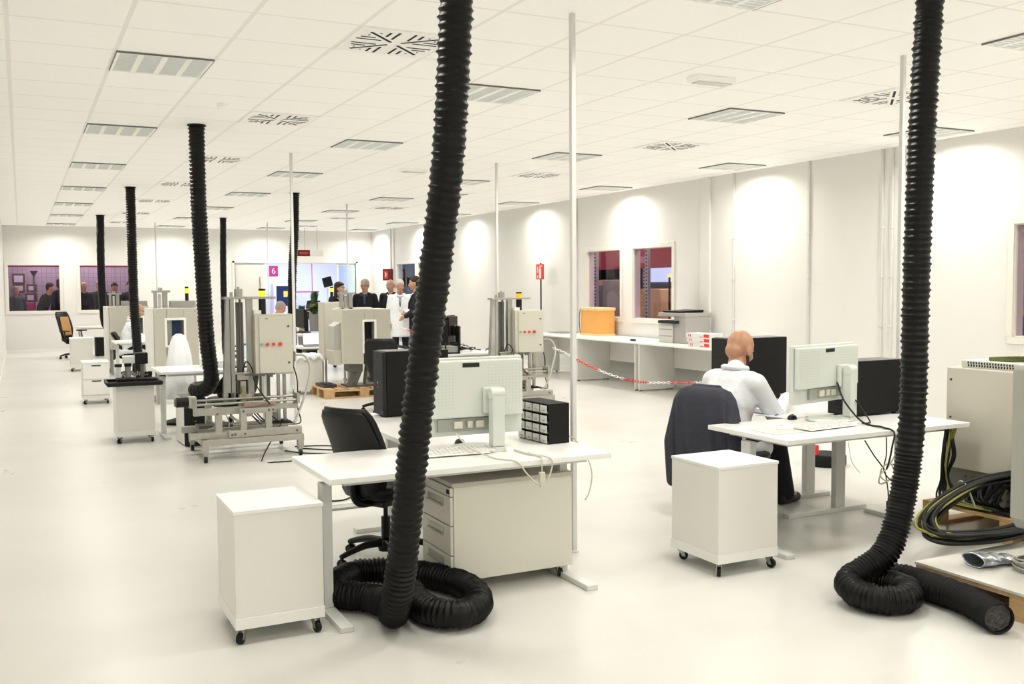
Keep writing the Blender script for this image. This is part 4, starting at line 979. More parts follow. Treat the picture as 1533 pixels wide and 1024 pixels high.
# ------------------------------------------------------------------ things on the right tables
t = thing('wooden_box', 'orange wooden box with pale rim standing on the wall table', 'box', (9.05, 8.72, .7505))
B(0, 0, 0, .34, .60, .47).build('box', ORANGE, t, bev=.006)
for z_ in (.44, 0): MB().box(-.012, -.012, z_, .352, .612, z_+.05*(z_ > 0)+.03*(z_ == 0)).build('rim', mat('pine_pale', (.88, .66, .36), .5, noise=.1), t, bev=.004)
MB().tube([(-.016, .59, .02), (-.03, .60, .2), (-.03, .60, .35), (-.016, .59, .46)], .006, 6).build('strap', BLACK, t, smooth=True)
t = thing('printer', 'grey-white multifunction printer with dark document lid on wall table', 'printer', (8.86, 6.02, .7505))
PRW = mat('printer_white', (.66, .65, .61), .45); PRG = mat('printer_grey', (.45, .44, .42), .5)
B(.04, .30, 0, .52, .66, .30).build('tray_unit', PRW, t, bev=.008); MB().box(.0345, .31, .10, .0395, .65, .104).box(.0345, .31, .20, .0395, .65, .204).box(.10, .659, .12, .2, .662, .15).build('tray_line', MGREY, t)
B(.06, 0, .0, .52, .29, .44).build('body', PRG, t, bev=.010)
B(.04, -.01, .40, .54, .68, .46).build('scanner', PRG, t, bev=.010)
B(-.02, .15, .30, .05, .60, .34).build('control_panel', DGREY, t, bev=.004)
MB().prism([(.1, .461), (.5, .461), (.52, .50), (.08, .485)], .15, .62, 'y').build('document_lid', BLACK, t, bev=.004)
B(.05, .32, .301, .45, .64, .34).build('output_tray', BLACK, t, bev=.004)
for k in range(3):
    t = thing('paper_box', 'white box with red end print, %s of three stacked by the printer' % ['bottom', 'middle', 'top'][k], 'box', (8.60, 5.02, .7505+k*.0665), .04*k, 'stacked white and red boxes')
    B(0, 0, 0, .24, .50, .065).build('carton', SHIRT, t, bev=.002)
    MB().box(-.001, .02, .012, -.0003, .13, .055).box(-.001, .15, .012, -.0003, .22, .022).box(-.001, .40, .015, -.0003, .42, .05).box(-.001, .44, .015, -.0003, .455, .05).build('red_print', RED, t)
t = thing('stapler', 'small black stapler on wall table left of the printer', 'stapler', (8.70, 7.05, .7505)); B(0, 0, 0, .03, .14, .012).build('base', BLACK, t, bev=.003); B(.003, .01, .013, .027, .13, .03).build('arm', BLACK, t, bev=.003)
t = thing('picture_frame', 'thin dark-edged panel lying on farthest wall table', 'panel', (8.8, 9.6, .7505)); B(0, 0, 0, .35, .5, .018).build('panel', WHITE2, t, bev=.002); B(-.004, -.004, .0185, .354, .504, .024).build('edge', MGREY, t)
cable('black cord curving from the wall table to the floor', [(9.30, 4.66, .72), (9.2, 4.64, .6), (9.05, 4.62, .45), (9.0, 4.62, .2), (9.0, 4.62, .01)], .006)

# extinguisher sign stand and wall signs
def pictogram(parent, x, y, z, s, axis=-1):
    # white extinguisher-like symbol facing -x
    q = MB().box(x, y-.05*s, z-.11*s, x-.002, y+.02*s, z+.05*s).box(x, y-.03*s, z+.05*s, x-.002, y, z+.08*s).box(x, y-.08*s, z+.08*s, x-.002, y+.0*s, z+.10*s).box(x, y+.05*s, z-.02*s, x-.002, y+.08*s, z+.08*s).box(x, y+.05*s, z-.11*s, x-.002, y+.08*s, z-.06*s)
    q.build('pictogram', SHIRT, parent)
t = thing('sign_stand', 'red fire-equipment sign on thin black pole near the right wall', 'sign', (9.2, 11.15, 0))
B(-.006, -.15, 1.76, .006, .15, 2.06).build('sign_plate', RED, t, bev=.002); pictogram(t, -.007, .0, 1.91, 1.2)
B(.0065, -.15, 1.76, .0085, .15, 2.06).build('frame', BLACK, t)
MB().cyl((.02, 0, .02), (.02, 0, 2.08), .012, n=10).build('post', BLACK, t, smooth=True, angle=40); MB().cyl((.02, 0, 0), (.02, 0, .02), .15, n=24).build('base', BLACK, t, smooth=True, angle=40)
t = thing('wall_sign', 'red fire-equipment sign projecting from right wall near the visitors', 'sign', (9.33, 20.5, 1.97))
B(-.15, -.006, -.16, .149, .006, .16).build('sign_plate', mat('sign_dark', (.20, .05, .05), .4), t); MB().box(-.12, -.0085, -.12, .0, -.0062, .12).build('red_field', RED, t); MB().box(-.09, -.0105, -.08, -.06, -.0087, .08).box(-.045, -.0105, -.05, -.03, -.0087, .05).build('pictogram', SHIRT, t)
t = thing('exit_sign', 'dark red sign beside white lamp hanging before the back wall', 'sign', (7.25, 21.0, 2.58))
B(-.36, -.04, -.085, -.02, .04, .085).build('red_box', mat('exit_red', (.22, .012, .012), .4, emit=.12), t, bev=.004); B(-.019, -.04, -.085, .35, .04, .085).build('lamp_housing', FIX, t, bev=.004)
B(-.31, -.042, -.03, -.07, -.0405, .03).build('text_bar', mat('exit_bar', (.45, .10, .09), .4), t)
MB().cyl((-.15, 0, .085), (-.15, 0, CE-2.58-.001), .006, n=8).build('hanger_rod', STEEL, t); MB().cyl((.2, 0, .085), (.2, 0, CE-2.58-.001), .006, n=8).build('hanger_rod', STEEL, t)

# round black base with red cap right of the man's desk leg
t = thing('weighted_base', 'low round black base with red knob on floor behind bald man\'s desk', 'stand', (6.52, .66, 0))
MB().lathe([(.17, 0), (.175, .02), (.175, .09), (.165, .105)], n=32).build('drum', BLACKM, t, smooth=True, angle=40); MB().cyl((-.13, 0, .105), (-.13, 0, .19), .03, n=16).build('knob', RED, t, smooth=True, angle=40)

# tray with fittings on the left cabinet
t = thing('parts_tray', 'black plastic tray on top of the left white cabinet', 'tray', (.80, 5.02, .6155))
MB().box(0, 0, .0, .55, .46, .02).box(0, 0, .02, .55, .02, .045).box(0, .44, .02, .55, .46, .045).box(0, .02, .02, .02, .44, .045).box(.53, .02, .02, .55, .44, .045).build('tray', DGREY, t, bev=.008)
MB().box(.10, .05, .021, .30, .25, .075).box(.32, .05, .021, .50, .25, .07).build('insert', BLACKM, t, bev=.006)
def fitting(lab, x, y, z, m, kind):
    t = thing('hose_fitting', lab, 'fitting', (x, y, z), 0, 'hose fittings piled on the tray')
    if kind == 0:
        MB().cyl((0, 0, 0), (0, 0, .17), .028, n=18).build('spigot', m, t, smooth=True, angle=40); MB().cyl((0, 0, .1701), (0, 0, .20), .038, n=18).build('collar', BLACK, t, smooth=True, angle=40)
    else:
        MB().cyl((0, 0, 0), (0, 0, .06), .06, n=24).build('ring', m, t, smooth=True, angle=40)
        c = MB()
        for k in range(8): a = 2*PI*k/8; c.box(.05*math.cos(a)-.012, .05*math.sin(a)-.012, .0601, .05*math.cos(a)+.012, .05*math.sin(a)+.012, .10)
        c.build('claw', BLACK, t)
    return t
fitting('pale plastic spigot with black collar standing on the tray, left', .93, 5.25, .637, SHIRT, 0)
fitting('second pale spigot with black collar beside the left one on the tray', 1.03, 5.28, .637, mat('grey_plastic', (.4, .4, .38), .4), 0)
fitting('black toothed ring coupling at right on the tray', 1.22, 5.36, .637, BLACKM, 1)
MBl = MB()
rr = random.Random(9)
for _ in range(14):
    a, b = rr.uniform(.98, 1.26), rr.uniform(5.28, 5.4); MBl.tube([(a, b, .70), (a+rr.uniform(-.06, .06), b+.03, .74), (a+rr.uniform(-.08, .08), b, .70)], .004, 5, 5)
tag(MBl.build('wire_scrap', CABLEG, smooth=True), 'tangle of thin pale wire in the tray\'s fittings', 'wire')['kind'] = 'stuff'
t = thing('connector_block', 'white and black connector block between fittings and ring on tray', 'connector', (1.06, 5.30, .84)); B(-.08, -.05, 0, .04, .05, .08).build('block', SHIRT, t, bev=.006); B(.041, -.06, -.01, .17, .06, .11).build('socket_block', BLACK, t, bev=.008)
MB().box(-.06, -.04, -.2035, -.03, -.01, 0).box(.10, -.03, -.2035, .13, 0, -.011).build('leg', MGREY, t)

# white garment heap over chair beyond the left desk + desk items
def blob(name, prims, voxel, m, parent=None, smooth=8, fac=.6):
    """union of overlapping capsules / ellipsoids turned into one continuous surface"""
    mb = MB()
    for p in prims:
        if p[0] == 'c': mb.cap(p[1], p[2], p[3], p[4] if len(p) > 4 else None)
        elif p[0] == 'e': mb.ell(p[1], p[2], R=p[3] if len(p) > 3 else None)
        elif p[0] == 'l': rbox_loft(mb, p[1])
        elif p[0] == 'b': mb.box(*p[1])
    me = bpy.data.meshes.new(name); me.from_pydata(mb.v, [], mb.f); bm = bmesh.new(); bm.from_mesh(me); bmesh.ops.recalc_face_normals(bm, faces=bm.faces); bm.to_mesh(me); bm.free()
    tmp = bpy.data.objects.new('tmp', me); COL.objects.link(tmp)
    r = tmp.modifiers.new('r', 'REMESH'); r.mode = 'VOXEL'; r.voxel_size = voxel; r.use_smooth_shade = True
    s = tmp.modifiers.new('s', 'SMOOTH'); s.factor = fac; s.iterations = smooth
    dg = bpy.context.evaluated_depsgraph_get(); dg.update(); out = bpy.data.meshes.new_from_object(tmp.evaluated_get(dg)); bpy.data.objects.remove(tmp)
    out.name = name; out.materials.clear(); out.materials.append(m)
    for p in out.polygons: p.use_smooth = True
    o = bpy.data.objects.new(name, out); COL.objects.link(o)
    if parent is not None: o.parent = parent
    return o
def ering(cx, cy, z, a, b, n=20, tilt=0, ph=0):
    return [(cx+a*math.cos(2*PI*k/n), cy+b*math.sin(2*PI*k/n), z+tilt*math.cos(2*PI*k/n)) for k in range(n)]
def fold(cx, cy, z, a, b, n=40, amp=.06, f=9, ph=0):
    return [(cx+a*(1+amp*math.sin(f*2*PI*k/n+ph))*math.cos(2*PI*k/n), cy+b*(1+amp*math.sin(f*2*PI*k/n+ph))*math.sin(2*PI*k/n), z) for k in range(n)]
t = thing('draped_lab_coat', 'white lab coat draped over a seat back behind the left white desk', 'lab coat', (1.72, 6.45, 0))
m = MB(); rbox_loft(m, [fold(0, 0, z, a, b, amp=am, ph=z) for z, a, b, am in ((.30, .20, .12, .10), (.5, .20, .12, .09), (.70, .185, .11, .06), (.85, .165, .10, .05), (.98, .13, .085, .03), (1.06, .09, .06, .02), (1.09, .04, .03, 0))]); co_ = m.build('coat', COATW, t, smooth=True); co_.scale = (.8, .8, 1)
MB().cyl((0, 0, .07), (0, 0, .30), .025, n=12).build('pedestal', BLACK, t, smooth=True, angle=40)
MB().lathe([(.20, 0), (.2, .03), (.05, .07)], n=20).build('base', BLACKM, t, smooth=True, angle=40)
t = thing('white_mug', 'white mug on left white desk beside the draped coat', 'cup', (1.90, 5.85, .7205)); MB().lathe([(.035, 0), (.04, .01), (.04, .095), (.036, .095), (.034, .012), (.0, .012)], n=20).build('cup', SHIRT, t, smooth=True, angle=50); MB().tube([(.038, 0, .075), (.065, 0, .07), (.062, 0, .035), (.038, 0, .025)], .005, 6).build('handle', SHIRT, t, smooth=True)
for lab, x, y, w, d, n in (('pile of white cloths on the left desk by the tall mast', 2.20, 5.75, .32, .28, 5), ('smaller white paper stack on left desk behind the mug', 2.05, 6.02, .2, .16, 3)):
    t = thing('cloth_pile', lab, 'cloths', (x, y, .7205))
    for k in range(n): MB().prism([(a*w/2*(1-.05*(k % 2)), b*d/2) for a, b in superell(1, 1, 20, 5)], k*.017, k*.017+.016).build('folded_cloth', SHIRT, t, bev=.006)
t = thing('water_bottle', 'clear pale blue plastic bottle on left desk before the mast', 'bottle', (2.42, 6.02, .7205))
MB().lathe([(.03, 0), (.033, .01), (.033, .16), (.028, .19), (.012, .215), (.012, .23)], n=20).build('bottle', mat('bottle_clear', (.62, .72, .80), .15, trans=.0), t, smooth=True, angle=50); MB().cyl((0, 0, .2301), (0, 0, .25), .014, n=14).build('cap', BLUE, t, smooth=True, angle=40)
o = B(2.10, 5.50, .7205, 2.45, 5.62, .735).build('document_tray', BLACK, bev=.003); tag(o, 'flat black device on the left white desk behind the hose', 'device')

# cable clutter on the desk behind the hose
k = MB(); rr = random.Random(21)
for _ in range(26):
    a, b = rr.uniform(5.05, 5.9), rr.uniform(6.4, 7.9); P = [(a, b, .728)]
    for _ in range(4): a = min(5.95, max(5.0, a+rr.uniform(-.25, .25))); b = min(7.95, max(6.35, b+rr.uniform(-.25, .25))); P.append((a, b, .73+rr.uniform(0, .045)))
    k.tube(P, .006, 5, 5)
tag(k.build('cable_tangle', CABLEK, smooth=True), 'tangle of black cables covering the desk behind the near hose', 'cables')['kind'] = 'stuff'
t = thing('rack_unit', 'black open rack unit on desk behind near hose', 'rack', (4.97, 6.32, .7205))
MB().box(0, 0, 0, .4, .02, .02).box(0, 0, .13, .4, .02, .15).box(0, 0, 0, .02, .02, .15).box(.38, 0, 0, .4, .02, .15).box(.18, 0, 0, .2, .02, .15).box(0, .02, 0, .02, .3, .15).box(.38, .02, 0, .4, .3, .15).build('frame', DGREY, t, bev=.003); B(.02, .02, .02, .38, .28, .10).build('module', mat('module_tone', (.4, .4, .37), .5), t)
# small laptop behind pallet machine
t = thing('laptop', 'small laptop with bright screen on the grey workbench', 'laptop', (4.42, 10.4, .6405), math.radians(-8))
B(-.15, -.11, 0, .15, .10, .016).build('base', MGREY, t, bev=.003); q = MB(); q.M = Matrix.Translation((0, .10, .017)) @ Matrix.Rotation(math.radians(-12), 4, 'X'); q.box(-.15, 0, 0, .15, .010, .21); q = q.build('lid', MGREY, t, bev=.003)
s = MB(); s.M = Matrix.Translation((0, .10, .017)) @ Matrix.Rotation(math.radians(-12), 4, 'X'); s.box(-.14, -.002, .012, .14, -.0005, .20); s.build('screen', mat('laptop_screen', (.78, .86, .95), .3, emit=.8), q)
# green bottle and dark lamp arm on worker's desk at left
t = thing('green_bottle', 'small green bottle on the desk of the left worker', 'bottle', (2.02, 12.2, .7205)); MB().lathe([(.04, 0), (.045, .01), (.045, .10), (.02, .13), (.02, .15)], n=18).build('bottle', mat('bottle_green', (.02, .35, .15), .3), t, smooth=True, angle=50); MB().cyl((0, 0, .1501), (0, 0, .17), .022, n=12).build('cap', SHIRT, t, smooth=True, angle=40)
t = thing('shelf_rack', 'small dark wire rack of bins between the two left machines', 'rack', (2.75, 8.9, .55))
f = MB()
for z in (0, .07, .14, .21): f.box(0, 0, z, .55, .25, z+.012)
for x in (0, .18, .36, .54): f.box(x, 0, 0, x+.012, .012, .28).box(x, .238, 0, x+.012, .25, .28)
f.build('frame', BLACK, t); MB().box(.01, .01, .013, .53, .2, .06).build('bin', GREYC, t); MB().box(.02, .02, -.55, .06, .06, 0).box(.49, .02, -.55, .53, .06, 0).box(.02, .19, -.55, .06, .23, 0).box(.49, .19, -.55, .53, .23, 0).build('leg', DSTEEL, t)

# ------------------------------------------------------------------ people
def hand(P, w, d, side, up=Vector((0, 0, 1)), L=.085, curl=.35, s=1.):
    """w wrist, d pointing direction, side = direction of the thumb"""
    w = Vector(w); d = Vector(d).normalized(); sd = Vector(side); sd = (sd-d*sd.dot(d)).normalized(); n = d.cross(sd).normalized()
    if n.z > 0: n = -n
    P.append(('e', w+d*.045*s, (.050*s, .040*s, .018*s), Matrix((d, sd, n)).transposed()))
    for k, (o, l) in enumerate(((.030, .070), (.010, .080), (-.010, .074), (-.029, .058))):
        a = w+d*.075*s+sd*o*s; b = a+(d+n*curl*.4).normalized()*l*.45*s; c = b+(d+n*curl*1.6).normalized()*l*.55*s
        P.append(('c', a, b, .0095*s, .0090*s)); P.append(('c', b, c, .0088*s, .0072*s))
    a = w+d*.02*s+sd*.03*s; b = a+(d*.7+sd).normalized()*.035*s; c = b+(d+sd*.35+n*.2).normalized()*.032*s
    P.append(('c', a, b, .012*s, .011*s)); P.append(('c', b, c, .0105*s, .0085*s))
def head_prims(c, f=Vector((1, 0, 0)), up=Vector((0, 0, 1)), s=1.):
    f = Vector(f).normalized(); up = Vector(up); up = (up-f*up.dot(f)).normalized(); l = up.cross(f); c = Vector(c)
    R = Matrix((f, l, up)).transposed()
    W = lambda x, y, z: c+R @ Vector((x*s, y*s, z*s))
    P = [('e', W(-.008, 0, .028), (.100*s, .077*s, .092*s), R), ('e', W(.028, 0, -.045), (.066*s, .060*s, .070*s), R), ('e', W(.062, 0, -.088), (.026*s, .030*s, .022*s), R),
         ('c', W(.088, 0, .005), W(.108, 0, -.028), .010*s, .015*s), ('e', W(.075, 0, .022), (.022*s, .055*s, .012*s), R), ('e', W(.084, 0, -.058), (.012*s, .026*s, .010*s), R),
         ('e', W(.055, .045, -.025), (.030*s, .022*s, .024*s), R), ('e', W(.055, -.045, -.025), (.030*s, .022*s, .024*s), R),
         ('e', W(-.055, 0, -.03), (.050*s, .058*s, .055*s), R)]
    for q in (1, -1): P.append(('e', W(-.004, q*.080, -.012), (.018*s, .009*s, .032*s), R)); P.append(('e', W(.0, q*.078, -.035), (.010*s, .008*s, .012*s), R))
    return P, W, R
EYE = mat('eye_white', (.75, .72, .68), .3); IRIS = mat('eye_dark', (.03, .02, .015), .2); LIP = mat('lip_tone', (.45, .16, .13), .5)
def face_parts(t, W, R, s=1., brow=HAIRD):
    for q in (1, -1):
        e = MB().ell(W(.079, q*.031, .004), (.011*s, .014*s, .009*s), 12, 8, R).build('eye', EYE, t, smooth=True)
        MB().ell(W(.088, q*.031, .004), (.0035*s, .006*s, .006*s), 10, 6, R).build('iris', IRIS, e, smooth=True)
        MB().tube([W(.090, q*.014, .026), W(.092, q*.032, .031), W(.078, q*.052, .024)], .0045*s, 6).build('eyebrow', brow, t, smooth=True)
    MB().tube([W(.083, .026, -.060), W(.094, .01, -.057), W(.094, -.01, -.057), W(.083, -.026, -.060)], .0045*s, 6).build('lips', LIP, t, smooth=True)
def person(lab, x, y, rz, h=1.76, coat='jacket', cm=SUIT, arms=None, hair='short', hm=HAIRD, skin=SKIN, shirt=SHIRT, tie=None, vx=.016, lean=0., female=False, turn=0., glasses=False, group=None, legs=True, faces=True, inner=None, z=0):
    s = h/1.80
    t = thing('person', lab, 'person', (x, y, z), rz, group)
    V = lambda a, b, c: Vector(((a+lean*max(0, c-.9))*s, b*s, c*s))
    sw = .165 if female else .19
    arms = arms or {}
    A = {}
    for q in (1, -1):
        e, w = arms.get(q, ((-.02, q*(sw+.06), 1.13), (.06, q*(sw+.06), .87)))
        A[q] = (V(0, q*sw, 1.44), V(*e), V(*w))
    hf = Vector((math.cos(turn), math.sin(turn), -.08)); HP, W, R = head_prims(V(.03, 0, 1.662), hf, s=s*1.06)
    P = list(HP)
    P += [('c', V(-.01, 0, 1.44), V(.0, 0, 1.60), .062*s), ('e', V(0, 0, 1.28), (.10*s, .155*s, .20*s)), ('e', V(0, 0, 1.02), (.10*s, .14*s, .16*s)), ('c', V(0, -.14, 1.42), V(0, .14, 1.42), .05*s)]
    for q in (1, -1):
        S, E, Wr = A[q]; P += [('c', S, E, .042*s, .036*s), ('c', E, Wr, .036*s, .026*s)]
        hand(P, Wr, (Wr-E), Vector((0, -q, .6)) if abs((Wr-E).z) < .12 else Vector((1, 0, 0)), s=s)
        P += [('c', V(0, q*.09, .92), V(.01, q*.10, .50), .075*s, .050*s), ('c', V(.01, q*.10, .50), V(-.01, q*.11, .10), .048*s, .034*s), ('c', V(-.01, q*.11, .07), V(.13, q*.13, .04), .035*s, .03*s)]
    blob('body', P, vx*.75 if faces else vx, skin, t, 4, .5)
    if legs:
        P = [('e', V(0, 0, .95), (.125*s, .165*s, .12*s))]
        for q in (1, -1): P += [('c', V(0, q*.085, .90), V(.01, q*.10, .50), .090*s, .068*s), ('c', V(.01, q*.10, .50), V(-.01, q*.11, .09), .068*s, .060*s)]
        blob('trousers', P, vx, TROU, t, 5)
        for q in (1, -1):
            sh = MB(); 
            rb = [[(-.075+.30*u-.0, 0, 0)] for u in (0, 1)]
            P = [('c', V(-.05, q*.11, .045), V(.14, q*.14, .038), .044*s, .036*s), ('e', V(-.03, q*.11, .07), (.05*s, .045*s, .04*s))]
            blob('shoe', P, .012, BLACK, t, 3)
    hem = {'jacket': .78, 'sweater': .88, 'labcoat': .62, 'suit': .78}[coat]
    P = [('e', V(0, 0, 1.27), (.130*s, (sw+.0)*s, .23*s)), ('c', V(0, -sw+.03, 1.435), V(0, sw-.03, 1.435), .066*s), ('c', V(-.02, -.07, 1.475), V(-.02, .07, 1.475), .055*s), ('e', V(-.0, 0, 1.08), (.130*s, .165*s, .20*s))]
    P.append(('l', [[tuple(V(a*1.0, b, zz)) for a, b, _ in ering(0, 0, 0, ra, rb2, 24)] for zz, ra, rb2 in ((hem, .155 if coat == 'labcoat' else .145, .205), ((hem+1.1)/2, .140, .19), (1.1, .13, .17), (1.25, .13, .18))]))
    for q in (1, -1): S, E, Wr = A[q]; P += [('c', S, E, .066*s, .055*s), ('c', E, E.lerp(Wr, .94), .055*s, .042*s)]
    cl_ = blob('coat' if coat == 'labcoat' else 'jacket', P, vx, cm, t, 6)
    # opening of the jacket: shirt front, tie, lapels
    if shirt:
        MB().ell(V(.016, 0, 1.325), (.125*s, .048*s, .155*s), 20, 14).build('shirt_front', shirt, cl_, smooth=True)
        MB().tube([V(-.03, .055, 1.475), V(.03, .062, 1.47), V(.085, .035, 1.445), V(.105, .0, 1.42)], .014*s, 6).tube([V(-.03, -.055, 1.475), V(.03, -.062, 1.47), V(.085, -.035, 1.445), V(.105, .0, 1.42)], .014*s, 6).build('shirt_collar', shirt, cl_, smooth=True)
    if tie: MB().ell(V(.026, 0, 1.30), (.122*s, .018*s, .145*s), 14, 12).build('tie', tie, cl_, smooth=True)
    MB().tube([V(.06, .08, 1.46), V(.125, .06, 1.33), V(.145, .012, 1.17)], .012*s, 6).tube([V(.06, -.08, 1.46), V(.125, -.06, 1.33), V(.145, -.012, 1.17)], .012*s, 6).build('lapel', cm, cl_, smooth=True)
    if hair != 'bald':
        P = [('e', W(-.022, 0, .050), (.110*s, .092*s, .096*s), R), ('e', W(-.050, 0, .0), (.072*s, .090*s, .080*s), R)]
        if hair == 'long': P += [('c', W(-.03, .075, 0), W(-.03, .085, -.20), .032*s, .028*s), ('c', W(-.03, -.075, 0), W(-.03, -.085, -.20), .032*s, .028*s), ('c', W(-.07, 0, 0), W(-.07, 0, -.20), .055*s, .05*s), ('e', W(.03, 0, .09), (.06*s, .07*s, .03*s), R)]
        if hair == 'balding': P = [('e', W(-.06, 0, -.01), (.062*s, .092*s, .062*s), R), ('c', W(-.03, .076, 0), W(.01, .078, .01), .014*s), ('c', W(-.03, -.076, 0), W(.01, -.078, .01), .014*s)]
        blob('hair', P, .011, hm, t, 3)
    if faces:
        face_parts(t, W, R, s, hm if hm is not HAIRW else HAIRG)
        if glasses:
            g = MB()
            for q in (1, -1): g.tube([W(.102, q*.032+.024*math.cos(a), .002+.018*math.sin(a)) for a in [2*PI*i/10 for i in range(10)]], .0025, 5, 2, closed=True).tube([W(.10, q*.056, .006), W(.0, q*.084, .002)], .0025, 5, 1)
            g.build('glasses', BLACK, t, smooth=True)
    return t
# the visitors
person('dark-haired woman in black jacket standing at left of the visitors', 5.86, 13.6, math.radians(-100), 1.74, cm=SUIT2, hair='long', female=True, shirt=mat('pink_top', (.6, .42, .40), .7), turn=.9)
person('man with glasses in black jacket and blue sweater standing before back wall', 6.50, 13.9, math.radians(-115), 1.80, cm=SUIT2, shirt=NAVY, hair='short', hm=HAIRG, glasses=True, turn=-.1,
       arms={1: ((-.05, .27, 1.14), (.10, .20, .93)), -1: ((-.05, -.27, 1.14), (.10, -.20, .93))})
person('balding man in dark suit and tie behind the white-coated man', 7.09, 13.95, math.radians(-130), 1.80, cm=SUIT, tie=SUIT2, hair='balding', hm=HAIRG)
person('white-haired man in a long white lab coat among the visitors', 6.93, 12.95, math.radians(-110), 1.78, coat='labcoat', cm=COATW, tie=DGREY, shirt=mat('checked_shirt', (.35, .38, .45), .7), hair='short', hm=HAIRW, skin=SKIN2,
       arms={-1: ((-.02, -.25, 1.13), (.06, -.25, .87)), 1: ((.02, .26, 1.15), (.20, .12, 1.12))})
person('dark-haired man in dark suit seen in profile beside near hose, hands together', 6.99, 12.2, math.radians(165), 1.84, cm=SUIT, hair='short', skin=SKIN2,
       arms={-1: ((.02, -.25, 1.14), (.22, -.06, 1.02)), 1: ((.02, .25, 1.14), (.22, .06, 1.02))})
person('dark-haired man in dark suit half hidden behind the man in profile', 7.64, 13.45, math.radians(-160), 1.82, cm=SUIT2, hair='short', arms={-1: ((.02, -.25, 1.14), (.24, -.12, 1.16))})
person('man in dark suit mostly hidden by the near hose', 7.62, 12.75, math.radians(160), 1.82, cm=SUIT2, hair='short')

# seated workers
def seated(lab, x, y, rz, cm, hm, hair='short', skin=SKIN, lean=.22, head_f=(1, 0, -.5), hands_z=.76, vx=.016, sc=1., trm=TROU, seatz=.50, arm=None, neckx=0, beard=False, reach=.42, hoff=(0,0,0)):
    t = thing('person', lab, 'person', (x, y, 0), rz)
    sh = Vector((lean, 0, seatz+.50)); ch_ = Vector((lean*.6, 0, seatz+.30)); pv = Vector((0, 0, seatz+.02))
    hc = Vector((lean+.10+neckx, 0, seatz+.735))+Vector(hoff); HP, W, R = head_prims(hc, Vector(head_f), s=sc)
    P = list(HP)+[('c', sh+Vector((0, 0, .01)), hc+Vector((-.03, 0, -.08)), .066, .064), ('c', pv, ch_, .09, .10), ('c', ch_, sh-Vector((0, 0, .06)), .10, .09)]
    H = [('c', ch_, sh+Vector((-.02, 0, -.06)), .155, .125), ('c', pv+Vector((0, -.04, .02)), ch_+Vector((0, -.03, 0)), .150, .155), ('c', pv+Vector((0, .04, .02)), ch_+Vector((0, .03, 0)), .150, .155), ('c', ch_+Vector((0, -.06, 0)), sh+Vector((-.01, -.09, -.07)), .14, .11), ('c', ch_+Vector((0, .06, 0)), sh+Vector((-.01, .09, -.07)), .14, .11),
         ('c', sh+Vector((-.02, -.15, -.035)), sh+Vector((-.02, .15, -.035)), .078), ('c', sh+Vector((-.01, 0, -.02)), sh+Vector((.01, 0, .045)), .085, .070),
         ('e', pv+Vector((.0, 0, -.03)), (.19, .22, .09)), ('c', pv+Vector((.02, -.11, -.05)), pv+Vector((.28, -.15, -.04)), .100, .085), ('c', pv+Vector((.02, .11, -.05)), pv+Vector((.28, .15, -.04)), .100, .085)]
    for q in (1, -1):
        S = sh+Vector((-.01, q*.19, -.05)); E = sh+Vector((.13, q*.27, -.30)); Wr = Vector((lean+reach, q*.13, hands_z+.045))
        P += [('c', S, E, .045, .04), ('c', E, Wr, .04, .028)]; hand(P, Wr, Vector((1, -q*.35, -.12)), Vector((0, -q, .3)))
        H += [('c', S, E, .078, .066), ('c', E, E.lerp(Wr, .93), .066, .048)]
        K = Vector((.46, q*.14, seatz+.02)); A_ = Vector((.62 if q < 0 else .50, q*.12, .10)); P += [('c', pv+Vector((0, q*.09, 0)), K, .08, .06), ('c', K, A_, .05, .038), ('c', A_, A_+Vector((.12, 0, -.05)), .035, .03)]
    bo = blob('body', P, .010, skin, t, 4, .5)
    P = [('e', pv+Vector((0, 0, -.01)), (.17, .20, .10))]
    for q in (1, -1):
        K = Vector((.46, q*.14, seatz+.02)); A_ = Vector((.62 if q < 0 else .50, q*.12, .085)); P += [('c', pv+Vector((0, q*.10, 0)), K, .095, .078), ('c', K, A_, .080, .072)]
    blob('trousers', P, vx, trm, t, 5)
    for q in (1, -1):
        A_ = Vector((.62 if q < 0 else .50, q*.12, .045)); blob('shoe', [('c', A_+Vector((-.06, 0, 0)), A_+Vector((.15, -.0, -.008)), .044, .036), ('e', A_+Vector((-.03, 0, .03)), (.05, .045, .045))], .010, BLACK, t, 3)
    co = blob('coat', H, vx, cm, t, 6)
    MB().tube([sh+Vector((.09, -.035, .03)), sh+Vector((.02, -.085, .055)), sh+Vector((-.07, -.05, .062)), sh+Vector((-.085, 0, .064)), sh+Vector((-.07, .05, .062)), sh+Vector((.02, .085, .055)), sh+Vector((.09, .035, .03))], .018, 8).build('collar', cm, co, smooth=True)
    if hair == 'short': blob('hair', [('e', W(-.022, 0, .042), (.098, .083, .084), R), ('e', W(-.050, 0, .0), (.062, .079, .07), R)], .010, hm, t, 3)
    if hair == 'balding': blob('hair', [('e', W(-.06, 0, -.01), (.055, .083, .055), R), ('c', W(-.03, .076, 0), W(.01, .078, .01), .014), ('c', W(-.03, -.076, 0), W(.01, -.078, .01), .014)], .010, hm, t, 3)
    if beard: blob('beard', [('e', W(.045, 0, -.075), (.052, .058, .036), R), ('c', W(.01, .066, -.04), W(.05, .05, -.075), .014), ('c', W(.01, -.066, -.04), W(.05, -.05, -.075), .014)], .009, mat('stubble', (.10, .07, .055), .8, noise=.3, nscale=60), t, 3)
    face_parts(t, W, R)
    return t
seated('bald man in white lab coat seated at the right desk, back turned', 4.46, -.42, math.radians(14), COATW, HAIRD, hair='bald', skin=SKIN2, lean=.16, head_f=(1, .0, -.50), vx=.012, beard=True, reach=.46, seatz=.49, sc=1.16, hoff=(.0, .03, -.055))
